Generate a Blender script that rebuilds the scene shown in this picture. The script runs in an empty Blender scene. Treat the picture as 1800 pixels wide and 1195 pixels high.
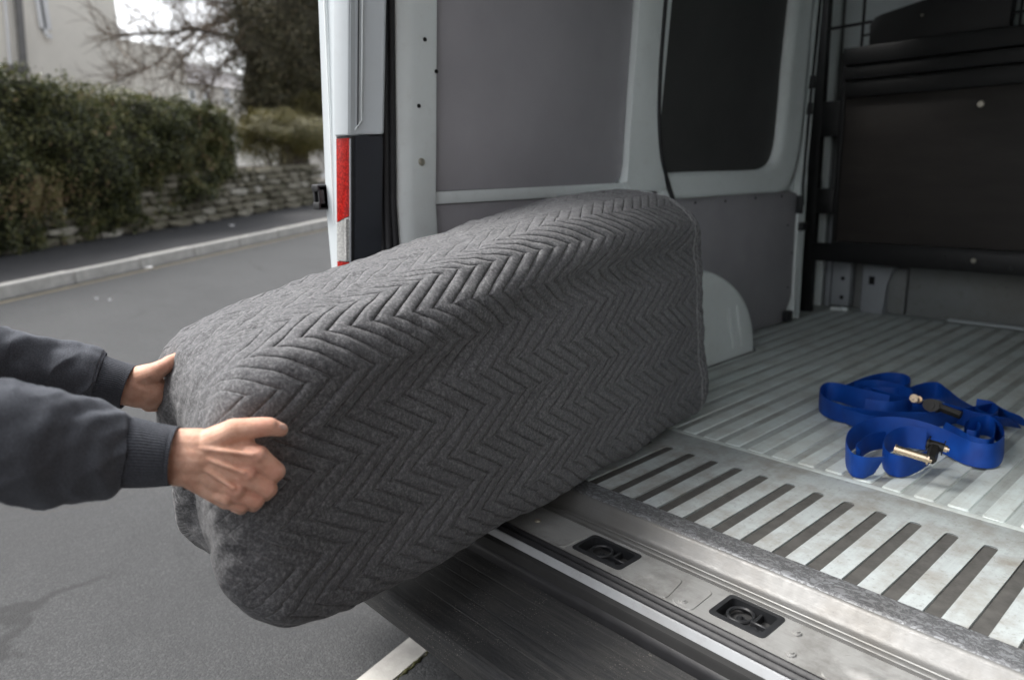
import bpy, bmesh, math, random
import numpy as np
from mathutils import Vector, Matrix

rnd = random.Random(7)
rng = np.random.default_rng(11)
scene = bpy.context.scene
COL = scene.collection

# ------------------------------------------------------------------ camera
CAM = np.array([0.0, 0.0, 1.46])
FPX = 1296.534                       # focal length in pixels of an 1800 px wide frame
RX = np.array([[0.67148891, 0.15080522, -0.72550702],
               [0.74040201, -0.17634575, 0.64861934],
               [-0.0301249, -0.97270754, -0.2300707]])
cd = bpy.data.cameras.new('camera')
cam = bpy.data.objects.new('camera', cd)
COL.objects.link(cam)
cam.matrix_world = Matrix(((RX[0][0], -RX[0][1], -RX[0][2], CAM[0]),
                           (RX[1][0], -RX[1][1], -RX[1][2], CAM[1]),
                           (RX[2][0], -RX[2][1], -RX[2][2], CAM[2]),
                           (0, 0, 0, 1)))
cd.sensor_width = 36
cd.lens = FPX / 1800 * 36
cd.clip_start = 0.02
cd.clip_end = 2000
cd.dof.use_dof = True
cd.dof.focus_distance = 1.68
cd.dof.aperture_fstop = 2.2
scene.camera = cam

# ------------------------------------------------------------------ sky, sun, exposure
SUN_DIR = Vector((-0.52, -0.40, 0.90)).normalized()      # towards the sun
w = bpy.data.worlds.new('World')
scene.world = w
w.use_nodes = True
nt = w.node_tree
nt.nodes.clear()
sky = nt.nodes.new('ShaderNodeTexSky')
sky.sky_type = 'NISHITA'
sky.sun_disc = False
sky.sun_elevation = math.asin(SUN_DIR.z)
sky.sun_rotation = math.atan2(SUN_DIR.x, SUN_DIR.y)
sky.air_density = 1.0
sky.dust_density = 4.0
sky.ozone_density = 1.0
hs = nt.nodes.new('ShaderNodeHueSaturation')
hs.inputs['Saturation'].default_value = 0.22
bg = nt.nodes.new('ShaderNodeBackground')
bg.inputs['Strength'].default_value = 0.15
wo = nt.nodes.new('ShaderNodeOutputWorld')
nt.links.new(sky.outputs[0], hs.inputs['Color'])
nt.links.new(hs.outputs[0], bg.inputs['Color'])
nt.links.new(bg.outputs[0], wo.inputs['Surface'])

sd = bpy.data.lights.new('sun', 'SUN')
sd.energy = 1.2
sd.angle = math.radians(30)
sd.color = (1.0, 0.97, 0.93)
sun = bpy.data.objects.new('sun', sd)
COL.objects.link(sun)
sun.rotation_euler = (-SUN_DIR).to_track_quat('-Z', 'Y').to_euler()
sun.location = (0, 0, 20)

scene.view_settings.view_transform = 'Standard'
scene.view_settings.look = 'None'
scene.view_settings.gamma = 1.0
scene.view_settings.exposure = 1.47
scene.render.engine = 'CYCLES'
scene.cycles.use_denoising = True
scene.cycles.max_bounces = 8
scene.cycles.diffuse_bounces = 5
scene.cycles.glossy_bounces = 3
scene.cycles.transmission_bounces = 4
scene.cycles.sample_clamp_indirect = 6

# ------------------------------------------------------------------ geometry of sight lines: real points on real planes
def ray(x, y):
    return RX @ np.array([x - 900.0, y - 597.5, FPX])
def at(x, y, d):                      # point on a sight line, d metres deep
    return CAM + ray(x, y) * (d / FPX)
def onz(x, y, z):
    r = ray(x, y); return CAM + r * ((z - CAM[2]) / r[2])
def g(X):                             # the street climbs away from the van
    return 0.06 * np.clip(-(np.asarray(X, float) + 2.6), 0, 14)

F = 0.56                              # load floor height
K0 = np.array([-8.49, 1.02]); TS = np.array([-0.502, 0.865]); NS = np.array([-0.865, -0.502])   # street: kerb point, along, away
def st(s, n, z=0.0):
    p = K0 + TS * s + NS * n
    return np.array([p[0], p[1], z])
def onstreet(x, y, n):                # sight line meets the upright plane n metres beyond the kerb -> (s, z)
    r = ray(x, y)
    k = (n - (CAM[:2] - K0) @ NS) / (r[:2] @ NS)
    p = CAM + r * k
    return float((p[:2] - K0) @ TS), float(p[2])

# ------------------------------------------------------------------ materials
def new_mat(name):
    m = bpy.data.materials.new(name); m.use_nodes = True
    return m, m.node_tree, m.node_tree.nodes['Principled BSDF']
def N(t, kind, **kw):
    n = t.nodes.new(kind)
    for k, v in kw.items():
        if k.startswith('_'): setattr(n, k[1:], v)
        else: n.inputs[k.replace('_', ' ')].default_value = v
    return n
def ramp(t, fac, stops):
    r = t.nodes.new('ShaderNodeValToRGB')
    el = r.color_ramp.elements
    while len(el) < len(stops): el.new(0.5)
    for e, (p, c) in zip(el, stops):
        e.position = p; e.color = (c[0], c[1], c[2], 1) if not isinstance(c, (int, float)) else (c, c, c, 1)
    t.links.new(fac, r.inputs[0])
    return r.outputs[0]
def mathn(t, op, a, b=None, clamp=False):
    n = t.nodes.new('ShaderNodeMath'); n.operation = op; n.use_clamp = clamp
    for i, v in enumerate((a, b)):
        if v is None: continue
        if isinstance(v, (int, float)): n.inputs[i].default_value = v
        else: t.links.new(v, n.inputs[i])
    return n.outputs[0]
def mixc(t, fac, a, b, blend='MIX'):
    n = t.nodes.new('ShaderNodeMix'); n.data_type = 'RGBA'; n.blend_type = blend
    for sock, v in ((n.inputs[0], fac), (n.inputs[6], a), (n.inputs[7], b)):
        if isinstance(v, (int, float)): sock.default_value = v
        elif isinstance(v, tuple): sock.default_value = (v[0], v[1], v[2], 1)
        else: t.links.new(v, sock)
    return n.outputs[2]
def coords(t, scale=(1, 1, 1), which='Object'):
    c = t.nodes.new('ShaderNodeTexCoord'); m = t.nodes.new('ShaderNodeMapping')
    m.inputs['Scale'].default_value = scale
    t.links.new(c.outputs[which], m.inputs[0])
    return m.outputs[0]
def noise(t, vec, scale, detail=4, rough=0.55, out='Fac'):
    n = t.nodes.new('ShaderNodeTexNoise')
    n.inputs['Scale'].default_value = scale; n.inputs['Detail'].default_value = detail
    n.inputs['Roughness'].default_value = rough
    t.links.new(vec, n.inputs['Vector'])
    return n.outputs[out]
def bump(t, b, h, strength=0.3, dist=0.002, prev=None):
    n = t.nodes.new('ShaderNodeBump')
    n.inputs['Strength'].default_value = strength; n.inputs['Distance'].default_value = dist
    t.links.new(h, n.inputs['Height'])
    if prev is not None: t.links.new(prev, n.inputs['Normal'])
    t.links.new(n.outputs[0], b.inputs['Normal'])
    return n.outputs[0]

def m_simple(name, col, rough=0.5, metal=0.0, var=0.12, nscale=6.0, bscale=None, bstr=0.15, bdist=0.002, spec=0.5, stretch=(1, 1, 1)):
    m, t, b = new_mat(name)
    v = coords(t, stretch)
    n1 = noise(t, v, nscale, 6, 0.6)
    lo = tuple(c * (1 - var) for c in col); hi = tuple(min(1, c * (1 + var)) for c in col)
    t.links.new(ramp(t, n1, [(0.3, lo), (0.7, hi)]), b.inputs['Base Color'])
    r = N(t, 'ShaderNodeMapRange'); r.inputs['To Min'].default_value = rough * 0.85; r.inputs['To Max'].default_value = min(1, rough * 1.15)
    t.links.new(noise(t, v, nscale * 3.1, 3), r.inputs[0])
    t.links.new(r.outputs[0], b.inputs['Roughness'])
    b.inputs['Metallic'].default_value = metal
    b.inputs['Specular IOR Level'].default_value = spec
    if bscale: bump(t, b, noise(t, v, bscale, 5, 0.6), bstr, bdist)
    return m

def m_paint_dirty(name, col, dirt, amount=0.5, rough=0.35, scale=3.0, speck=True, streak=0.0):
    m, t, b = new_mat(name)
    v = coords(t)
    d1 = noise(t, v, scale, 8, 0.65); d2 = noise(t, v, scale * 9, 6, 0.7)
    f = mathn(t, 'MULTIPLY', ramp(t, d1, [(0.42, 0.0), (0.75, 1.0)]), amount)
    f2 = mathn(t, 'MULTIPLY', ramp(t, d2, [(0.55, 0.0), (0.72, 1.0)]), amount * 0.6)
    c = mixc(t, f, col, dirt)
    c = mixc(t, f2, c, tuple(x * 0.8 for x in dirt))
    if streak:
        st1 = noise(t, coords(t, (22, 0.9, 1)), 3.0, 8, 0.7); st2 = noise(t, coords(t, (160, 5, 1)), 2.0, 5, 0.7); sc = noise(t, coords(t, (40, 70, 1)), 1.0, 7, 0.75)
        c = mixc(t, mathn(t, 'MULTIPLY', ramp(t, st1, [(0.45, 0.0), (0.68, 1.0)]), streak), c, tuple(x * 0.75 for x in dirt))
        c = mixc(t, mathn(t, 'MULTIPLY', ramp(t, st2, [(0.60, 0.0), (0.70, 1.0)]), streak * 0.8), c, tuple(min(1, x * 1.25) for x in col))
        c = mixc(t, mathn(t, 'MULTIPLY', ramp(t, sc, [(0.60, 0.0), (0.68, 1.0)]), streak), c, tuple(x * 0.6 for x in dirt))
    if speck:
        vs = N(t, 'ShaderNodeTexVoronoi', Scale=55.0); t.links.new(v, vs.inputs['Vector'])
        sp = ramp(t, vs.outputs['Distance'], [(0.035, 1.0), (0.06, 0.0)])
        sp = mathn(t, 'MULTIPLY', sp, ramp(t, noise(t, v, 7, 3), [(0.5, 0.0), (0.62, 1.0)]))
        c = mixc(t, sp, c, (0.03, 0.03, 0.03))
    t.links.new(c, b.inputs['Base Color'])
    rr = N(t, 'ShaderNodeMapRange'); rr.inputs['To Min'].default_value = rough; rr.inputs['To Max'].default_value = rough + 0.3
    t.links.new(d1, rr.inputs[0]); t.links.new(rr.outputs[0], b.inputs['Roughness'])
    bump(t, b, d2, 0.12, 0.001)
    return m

M = {}
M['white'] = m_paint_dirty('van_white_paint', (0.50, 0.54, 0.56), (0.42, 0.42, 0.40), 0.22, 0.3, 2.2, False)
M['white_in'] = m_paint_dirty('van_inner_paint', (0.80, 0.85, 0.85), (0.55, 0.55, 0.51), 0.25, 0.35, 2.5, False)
M['strip'] = m_paint_dirty('dimmed_bumper_strip', (0.36, 0.375, 0.39), (0.22, 0.21, 0.20), 0.5, 0.4, 5.0)  # van white toned down in the colour because the strip came out overlit
M['rib'] = m_paint_dirty('load_floor_rib_paint', (0.56, 0.62, 0.61), (0.32, 0.29, 0.25), 0.6, 0.42, 5.5, True, 0.2)
M['groove'] = m_paint_dirty('floor_groove_paint', (0.40, 0.44, 0.432), (0.19, 0.17, 0.14), 0.85, 0.46, 4.0, True, 0.3)
M['tread'] = m_paint_dirty('tread_paint', (0.34, 0.372, 0.376), (0.19, 0.175, 0.15), 1.0, 0.52, 9.0, True, 0.18)
M['slot'] = m_simple('grip_strip_rubber', (0.060, 0.058, 0.054), 0.75, 0, 0.25, 30, 220, 0.35, 0.001)
M['panel'] = m_simple('grey_wall_lining', (0.335, 0.325, 0.345), 0.55, 0, 0.07, 3, 300, 0.08, 0.0008)
M['panel_low'] = m_simple('grey_lower_lining', (0.33, 0.32, 0.34), 0.5, 0, 0.08, 4, 300, 0.08, 0.0008)
M['window'] = m_simple('dark_window_lining', (0.062, 0.062, 0.062), 0.6, 0, 0.12, 2.5)
M['black'] = m_simple('black_plastic', (0.018, 0.019, 0.021), 0.45, 0, 0.25, 12, 180, 0.1, 0.0008)
M['trim'] = m_simple('dark_blue_black_trim', (0.012, 0.016, 0.023), 0.4, 0, 0.25, 5, 400, 0.08, 0.0006)
M['rubber'] = m_simple('rubber_seal', (0.016, 0.016, 0.018), 0.55, 0, 0.3, 14, 90, 0.15, 0.001)
M['frame'] = m_simple('black_steel_frame', (0.009, 0.009, 0.0095), 0.5, 0.0, 0.3, 10)
M['ply'] = m_simple('dark_brown_board', (0.036, 0.031, 0.028), 0.6, 0, 0.2, 3, 120, 0.1, 0.001, 0.4, (1, 1, 4))
M['grey_steel'] = m_simple('dull_grey_paint', (0.34, 0.36, 0.38), 0.5, 0, 0.1, 6)
M['low_wall'] = m_paint_dirty('dull_low_wall', (0.22, 0.23, 0.23), (0.16, 0.15, 0.13), 0.7, 0.5, 3.0)
M['bolt'] = m_simple('zinc_bolt', (0.50, 0.47, 0.40), 0.35, 0.9, 0.2, 30)
M['brass'] = m_simple('brassy_steel', (0.72, 0.58, 0.42), 0.28, 1.0, 0.12, 40)
M['hole'] = m_simple('dark_hole', (0.004, 0.004, 0.004), 0.9, 0, 0.1, 5)
M['underside'] = m_simple('underbody_black', (0.02, 0.02, 0.02), 0.8, 0, 0.3, 5)

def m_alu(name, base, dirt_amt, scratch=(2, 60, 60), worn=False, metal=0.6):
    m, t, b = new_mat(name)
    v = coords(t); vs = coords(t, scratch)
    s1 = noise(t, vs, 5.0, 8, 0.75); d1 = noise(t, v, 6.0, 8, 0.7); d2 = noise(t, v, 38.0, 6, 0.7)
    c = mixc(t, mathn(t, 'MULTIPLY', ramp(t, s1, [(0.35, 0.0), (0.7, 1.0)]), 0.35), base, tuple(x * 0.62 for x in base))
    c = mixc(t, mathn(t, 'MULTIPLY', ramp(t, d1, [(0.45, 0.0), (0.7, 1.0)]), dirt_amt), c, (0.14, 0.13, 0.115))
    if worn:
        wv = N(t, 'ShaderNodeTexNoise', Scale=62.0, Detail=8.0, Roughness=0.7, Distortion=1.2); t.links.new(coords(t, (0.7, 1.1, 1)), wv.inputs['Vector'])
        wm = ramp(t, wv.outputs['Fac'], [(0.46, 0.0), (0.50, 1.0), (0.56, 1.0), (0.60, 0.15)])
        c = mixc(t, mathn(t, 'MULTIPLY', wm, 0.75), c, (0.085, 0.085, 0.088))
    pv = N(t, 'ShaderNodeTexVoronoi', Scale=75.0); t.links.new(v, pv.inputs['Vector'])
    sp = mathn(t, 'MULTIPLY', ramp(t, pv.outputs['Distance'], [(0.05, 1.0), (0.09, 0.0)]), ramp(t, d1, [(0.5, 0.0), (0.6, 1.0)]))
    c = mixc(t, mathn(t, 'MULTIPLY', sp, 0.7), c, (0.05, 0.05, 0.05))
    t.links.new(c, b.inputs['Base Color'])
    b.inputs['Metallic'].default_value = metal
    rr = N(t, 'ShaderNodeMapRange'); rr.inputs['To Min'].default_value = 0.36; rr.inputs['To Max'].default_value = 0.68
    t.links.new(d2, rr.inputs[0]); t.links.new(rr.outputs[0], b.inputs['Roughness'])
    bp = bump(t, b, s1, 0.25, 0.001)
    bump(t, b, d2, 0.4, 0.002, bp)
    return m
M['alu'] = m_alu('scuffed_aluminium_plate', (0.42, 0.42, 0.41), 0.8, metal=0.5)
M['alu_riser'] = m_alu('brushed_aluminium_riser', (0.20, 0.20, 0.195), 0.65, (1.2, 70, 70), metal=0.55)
M['alu_worn'] = m_alu('worn_painted_edge', (0.31, 0.32, 0.335), 0.4, (3, 20, 20), True)

def m_bumper():
    m, t, b = new_mat('dusty_black_step')
    v = coords(t); vs = coords(t, (1.2, 26, 26))
    s1 = noise(t, vs, 4.0, 8, 0.75); d1 = noise(t, v, 5.0, 7, 0.7)
    c = mixc(t, mathn(t, 'MULTIPLY', ramp(t, s1, [(0.45, 0.0), (0.70, 1.0)]), 0.7), (0.020, 0.021, 0.023), (0.085, 0.083, 0.078))
    c = mixc(t, mathn(t, 'MULTIPLY', ramp(t, d1, [(0.45, 0.0), (0.75, 1.0)]), 0.5), c, (0.058, 0.055, 0.050))
    for sc, lim in ((55.0, 0.085), (120.0, 0.15), (230.0, 0.20)):
        pv = N(t, 'ShaderNodeTexVoronoi', Scale=sc); t.links.new(coords(t, (0.55, 1, 1)), pv.inputs['Vector'])
        sp = mathn(t, 'MULTIPLY', ramp(t, pv.outputs['Distance'], [(lim * 0.6, 1.0), (lim, 0.0)]), ramp(t, noise(t, v, 9, 4), [(0.46, 0.0), (0.62, 1.0)]))
        c = mixc(t, mathn(t, 'MULTIPLY', sp, 0.75), c, (0.30, 0.28, 0.24))
    t.links.new(c, b.inputs['Base Color'])
    b.inputs['Roughness'].default_value = 0.62
    bp = bump(t, b, s1, 0.3, 0.001)
    bump(t, b, noise(t, coords(t, (0.5, 1, 1)), 130, 6, 0.8), 0.8, 0.003, bp)
    return m
M['bumper'] = m_bumper()

def m_asphalt(name, base, light, dirt=0.4, scale=160.0):
    m, t, b = new_mat(name)
    v = coords(t)
    vo = N(t, 'ShaderNodeTexVoronoi', Scale=scale); t.links.new(v, vo.inputs['Vector'])
    n1 = noise(t, v, scale * 0.7, 5, 0.7); big = noise(t, v, 0.7, 6, 0.6); mid = noise(t, v, 7, 6, 0.65)
    sep = N(t, 'ShaderNodeSeparateColor'); t.links.new(vo.outputs['Color'], sep.inputs[0])
    c = mixc(t, mathn(t, 'MULTIPLY', ramp(t, sep.outputs[0], [(0.5, 0.0), (1.0, 1.0)]), 0.7), base, light)
    c = mixc(t, mathn(t, 'MULTIPLY', ramp(t, n1, [(0.35, 1.0), (0.55, 0.0)]), 0.6), c, tuple(x * 0.45 for x in base))
    c = mixc(t, mathn(t, 'MULTIPLY', ramp(t, big, [(0.42, 0.0), (0.62, 1.0)]), dirt * 1.4), c, tuple(x * 0.68 for x in base))
    c = mixc(t, mathn(t, 'MULTIPLY', ramp(t, mid, [(0.5, 0.0), (0.8, 1.0)]), dirt * 0.6), c, tuple(min(1, x * 1.45) for x in base))
    wn = N(t, 'ShaderNodeTexNoise', Scale=1.6, Detail=5.0); t.links.new(v, wn.inputs['Vector'])
    wp = N(t, 'ShaderNodeVectorMath'); wp.operation = 'ADD'; t.links.new(v, wp.inputs[0]); t.links.new(wn.outputs['Color'], wp.inputs[1])
    ck = N(t, 'ShaderNodeTexVoronoi', Scale=0.55); ck.feature = 'DISTANCE_TO_EDGE'; t.links.new(wp.outputs[0], ck.inputs['Vector'])
    crack = mathn(t, 'MULTIPLY', ramp(t, ck.outputs['Distance'], [(0.004, 1.0), (0.014, 0.0)]), ramp(t, noise(t, v, 0.9, 3), [(0.45, 0.0), (0.6, 1.0)]))
    c = mixc(t, mathn(t, 'MULTIPLY', crack, 0.7), c, tuple(x * 0.3 for x in base))
    stn = ramp(t, noise(t, coords(t, (0.6, 1.5, 1)), 1.4, 6, 0.7), [(0.55, 0.0), (0.75, 1.0)])
    c = mixc(t, mathn(t, 'MULTIPLY', stn, 0.45), c, tuple(x * 0.5 for x in base))
    t.links.new(c, b.inputs['Base Color'])
    b.inputs['Roughness'].default_value = 0.82
    bump(t, b, mathn(t, 'ADD', mathn(t, 'MULTIPLY', vo.outputs['Distance'], -0.7), n1), 0.55, 0.004)
    return m
M['road'] = m_asphalt('road_asphalt', (0.038, 0.0395, 0.041), (0.088, 0.088, 0.088))
M['pavement'] = m_asphalt('pavement_asphalt', (0.030, 0.030, 0.032), (0.055, 0.055, 0.055))
M['apron'] = m_asphalt('apron_tarmac', (0.034, 0.036, 0.038), (0.08, 0.08, 0.08), 0.3, 110)
M['kerb'] = m_simple('kerb_concrete', (0.40, 0.39, 0.365), 0.85, 0, 0.22, 9, 90, 0.35, 0.004)
M['line_yellow'] = m_simple('worn_yellow_line', (0.13, 0.112, 0.075), 0.8, 0, 0.35, 14)
M['moss'] = m_simple('moss', (0.075, 0.075, 0.025), 0.95, 0, 0.5, 60, 200, 0.6, 0.004)
M['soil'] = m_simple('soil_bank', (0.05, 0.042, 0.03), 0.95, 0, 0.4, 8, 40, 0.6, 0.02)
M['render'] = m_simple('house_render', (0.86, 0.82, 0.74), 0.9, 0, 0.06, 1.3, 30, 0.2, 0.01)
M['render2'] = m_simple('far_house_render', (0.78, 0.74, 0.67), 0.9, 0, 0.10, 1.3)
M['slate'] = m_simple('slate_roof', (0.26, 0.25, 0.25), 0.7, 0, 0.25, 6, 12, 0.4, 0.02)
M['upvc'] = m_simple('white_window_frame', (0.78, 0.78, 0.78), 0.4, 0, 0.05, 4)
M['pipe'] = m_simple('grey_downpipe', (0.16, 0.155, 0.15), 0.5, 0, 0.2, 5)

def m_glass(name, col):
    m, t, b = new_mat(name)
    b.inputs['Base Color'].default_value = (*col, 1); b.inputs['Roughness'].default_value = 0.08
    t.links.new(ramp(t, noise(t, coords(t), 2.0), [(0.3, col), (0.7, tuple(c * 1.6 for c in col))]), b.inputs['Base Color'])
    return m
M['pane'] = m_glass('window_pane', (0.05, 0.055, 0.06))

def m_lens(name, col, deep):
    m, t, b = new_mat(name)
    v = coords(t)
    br = N(t, 'ShaderNodeTexVoronoi', Scale=150.0); t.links.new(v, br.inputs['Vector'])
    t.links.new(mixc(t, ramp(t, br.outputs['Distance'], [(0.2, 0.0), (0.6, 1.0)]), col, deep), b.inputs['Base Color'])
    b.inputs['Roughness'].default_value = 0.12
    b.inputs['Coat Weight'].default_value = 0.6
    bump(t, b, br.outputs['Distance'], 0.12, 0.001)
    return m
M['lens_red'] = m_lens('red_lens', (0.55, 0.018, 0.013), (0.26, 0.007, 0.006))
M['lens_clear'] = m_lens('clear_lens', (0.50, 0.50, 0.48), (0.34, 0.34, 0.33))

def m_leaf(name, stops, rough=0.45):
    m, t, b = new_mat(name)
    a = N(t, 'ShaderNodeAttribute', _attribute_name='rnd')
    c = ramp(t, a.outputs['Fac'], stops)
    t.links.new(c, b.inputs['Base Color'])
    b.inputs['Roughness'].default_value = rough
    b.inputs['Specular IOR Level'].default_value = 0.35
    tr = N(t, 'ShaderNodeBsdfTranslucent'); t.links.new(c, tr.inputs['Color'])
    mx = N(t, 'ShaderNodeMixShader'); mx.inputs[0].default_value = 0.22
    out = t.nodes['Material Output']
    t.links.new(b.outputs[0], mx.inputs[1]); t.links.new(tr.outputs[0], mx.inputs[2]); t.links.new(mx.outputs[0], out.inputs['Surface'])
    return m
M['hedge'] = m_leaf('hedge_leaves', [(0.0, (0.018, 0.024, 0.009)), (0.4, (0.070, 0.080, 0.026)), (0.72, (0.155, 0.155, 0.056)), (0.92, (0.25, 0.225, 0.10)), (1.0, (0.30, 0.20, 0.12))], 0.4)
M['shrub'] = m_leaf('shrub_leaves', [(0.0, (0.05, 0.05, 0.016)), (0.5, (0.12, 0.11, 0.04)), (1.0, (0.20, 0.165, 0.07))])
M['evergreen'] = m_leaf('evergreen_leaves', [(0.0, (0.026, 0.028, 0.014)), (0.6, (0.085, 0.078, 0.038)), (1.0, (0.20, 0.155, 0.09))])
M['bark'] = m_simple('bark', (0.085, 0.070, 0.055), 0.9, 0, 0.3, 12, 40, 0.5, 0.01)
M['twig'] = m_simple('twigs', (0.16, 0.125, 0.095), 0.9, 0, 0.3, 12)
M['core_tree'] = m_simple('tree_dark_core', (0.050, 0.044, 0.026), 0.95, 0, 0.6, 9, 14, 0.8, 0.05)
M['core'] = m_simple('hedge_dark_core', (0.030, 0.030, 0.016), 0.95, 0, 0.5, 9, 14, 0.8, 0.05)

def m_stone():
    m, t, b = new_mat('wall_stone')
    oi = N(t, 'ShaderNodeObjectInfo')
    base = ramp(t, oi.outputs['Random'], [(0.0, (0.085, 0.075, 0.055)), (0.35, (0.15, 0.135, 0.10)), (0.7, (0.20, 0.18, 0.14)), (0.93, (0.30, 0.28, 0.235)), (1.0, (0.42, 0.40, 0.36))])
    v = coords(t, (1, 1, 1), 'Object')
    n1 = noise(t, v, 3.0, 7, 0.65)
    c = mixc(t, mathn(t, 'MULTIPLY', ramp(t, n1, [(0.45, 0.0), (0.65, 1.0)]), 0.65), base, (0.075, 0.085, 0.035))
    t.links.new(c, b.inputs['Base Color']); b.inputs['Roughness'].default_value = 0.92
    bump(t, b, n1, 0.5, 0.02)
    return m
M['stone'] = m_stone()

def m_felt():
    m, t, b = new_mat('grey_quilted_felt')
    a = N(t, 'ShaderNodeAttribute', _attribute_name='quilt')      # x: along, y: round
    sep = N(t, 'ShaderNodeSeparateXYZ'); t.links.new(a.outputs['Vector'], sep.inputs[0])
    s, vv = sep.outputs[0], sep.outputs[1]
    tri = mathn(t, 'ABSOLUTE', mathn(t, 'SUBTRACT', mathn(t, 'MULTIPLY', mathn(t, 'FRACT', mathn(t, 'DIVIDE', vv, QP)), 2.0), 1.0))
    u = mathn(t, 'DIVIDE', mathn(t, 'ADD', s, mathn(t, 'MULTIPLY', tri, QA)), QS)
    d = mathn(t, 'ABSOLUTE', mathn(t, 'SUBTRACT', mathn(t, 'FRACT', u), 0.5))            # 0.5 = between, 0 = stitch line
    line = ramp(t, d, [(0.0, 0.0), (0.035, 0.15), (0.10, 0.8), (0.22, 1.0)])
    thread = ramp(t, d, [(0.025, 1.0), (0.06, 0.0)])
    v = coords(t)
    big = noise(t, v, 9, 5, 0.6); fib = noise(t, v, 140, 7, 0.80); fine = noise(t, v, 420, 4, 0.7)
    wv = N(t, 'ShaderNodeTexNoise', Scale=110.0, Detail=6.0, Roughness=0.8, Distortion=3.5); t.links.new(v, wv.inputs['Vector'])
    c = ramp(t, fib, [(0.35, (0.030, 0.030, 0.033)), (0.5, (0.088, 0.089, 0.093)), (0.66, (0.24, 0.24, 0.245))])
    hair = ramp(t, wv.outputs['Fac'], [(0.485, 0.0), (0.5, 1.0), (0.515, 0.0)])
    c = mixc(t, mathn(t, 'MULTIPLY', hair, 0.40), c, (0.45, 0.45, 0.455))
    c = mixc(t, mathn(t, 'MULTIPLY', ramp(t, fine, [(0.62, 0.0), (0.75, 1.0)]), 0.55), c, (0.32, 0.32, 0.325))
    c = mixc(t, mathn(t, 'MULTIPLY', ramp(t, big, [(0.35, 0.0), (0.65, 1.0)]), 0.25), c, (0.12, 0.12, 0.128))
    dash = ramp(t, noise(t, v, 240, 2), [(0.45, 0.0), (0.6, 1.0)])
    c = mixc(t, mathn(t, 'MULTIPLY', mathn(t, 'MULTIPLY', thread, dash), 0.42), c, (0.30, 0.30, 0.305))
    t.links.new(c, b.inputs['Base Color'])
    b.inputs['Roughness'].default_value = 0.95
    b.inputs['Specular IOR Level'].default_value = 0.15
    b.inputs['Sheen Weight'].default_value = 0.12
    b.inputs['Sheen Roughness'].default_value = 0.5
    amp = sep.outputs[2]
    line = mathn(t, 'SUBTRACT', 1.0, mathn(t, 'MULTIPLY', mathn(t, 'SUBTRACT', 1.0, line), amp))
    bp = bump(t, b, line, 1.0, 0.0062)
    bump(t, b, mathn(t, 'ADD', fib, mathn(t, 'MULTIPLY', hair, 0.25)), 0.32, 0.0018, bp)
    return m
QP, QA, QS = 0.168, 0.126, 0.052            # stitch zigzag: period, swing, spacing
M['felt'] = m_felt()
M['hem'] = m_simple('hem_stitching', (0.20, 0.20, 0.205), 0.95, 0, 0.4, 200, 300, 0.5, 0.002, 0.15)

def m_knit(name, col, rib=False):
    m, t, b = new_mat(name)
    v = coords(t)
    n1 = noise(t, v, 420, 3, 0.7); n2 = noise(t, v, 60, 5, 0.6)
    c = mixc(t, ramp(t, n1, [(0.4, 0.0), (0.7, 1.0)]), tuple(x * 0.72 for x in col), tuple(x * 1.5 for x in col))
    c = mixc(t, mathn(t, 'MULTIPLY', ramp(t, n2, [(0.35, 0.0), (0.7, 1.0)]), 0.3), c, tuple(x * 0.7 for x in col))
    t.links.new(c, b.inputs['Base Color'])
    b.inputs['Roughness'].default_value = 0.92; b.inputs['Specular IOR Level'].default_value = 0.15
    b.inputs['Sheen Weight'].default_value = 0.15; b.inputs['Sheen Tint'].default_value = (0.7, 0.75, 0.85, 1)
    if rib:
        a = N(t, 'ShaderNodeAttribute', _attribute_name='rib')
        h = mathn(t, 'SINE', mathn(t, 'MULTIPLY', a.outputs['Fac'], 6.2832 * 70))
        bp = bump(t, b, h, 0.6, 0.0012)
        bump(t, b, n1, 0.3, 0.001, bp)
    else:
        bump(t, b, n1, 0.4, 0.0012)
    return m
M['knit'] = m_knit('navy_grey_sweatshirt', (0.084, 0.090, 0.104))
M['cuff'] = m_knit('ribbed_cuff', (0.066, 0.071, 0.083), True)
M['denim'] = m_knit('dark_trousers', (0.03, 0.035, 0.05))
M['shoe'] = m_simple('dark_shoe', (0.03, 0.028, 0.026), 0.6, 0, 0.2, 20)
M['hair'] = m_simple('brown_hair', (0.05, 0.032, 0.02), 0.6, 0, 0.3, 60, 200, 0.5, 0.003)

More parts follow.
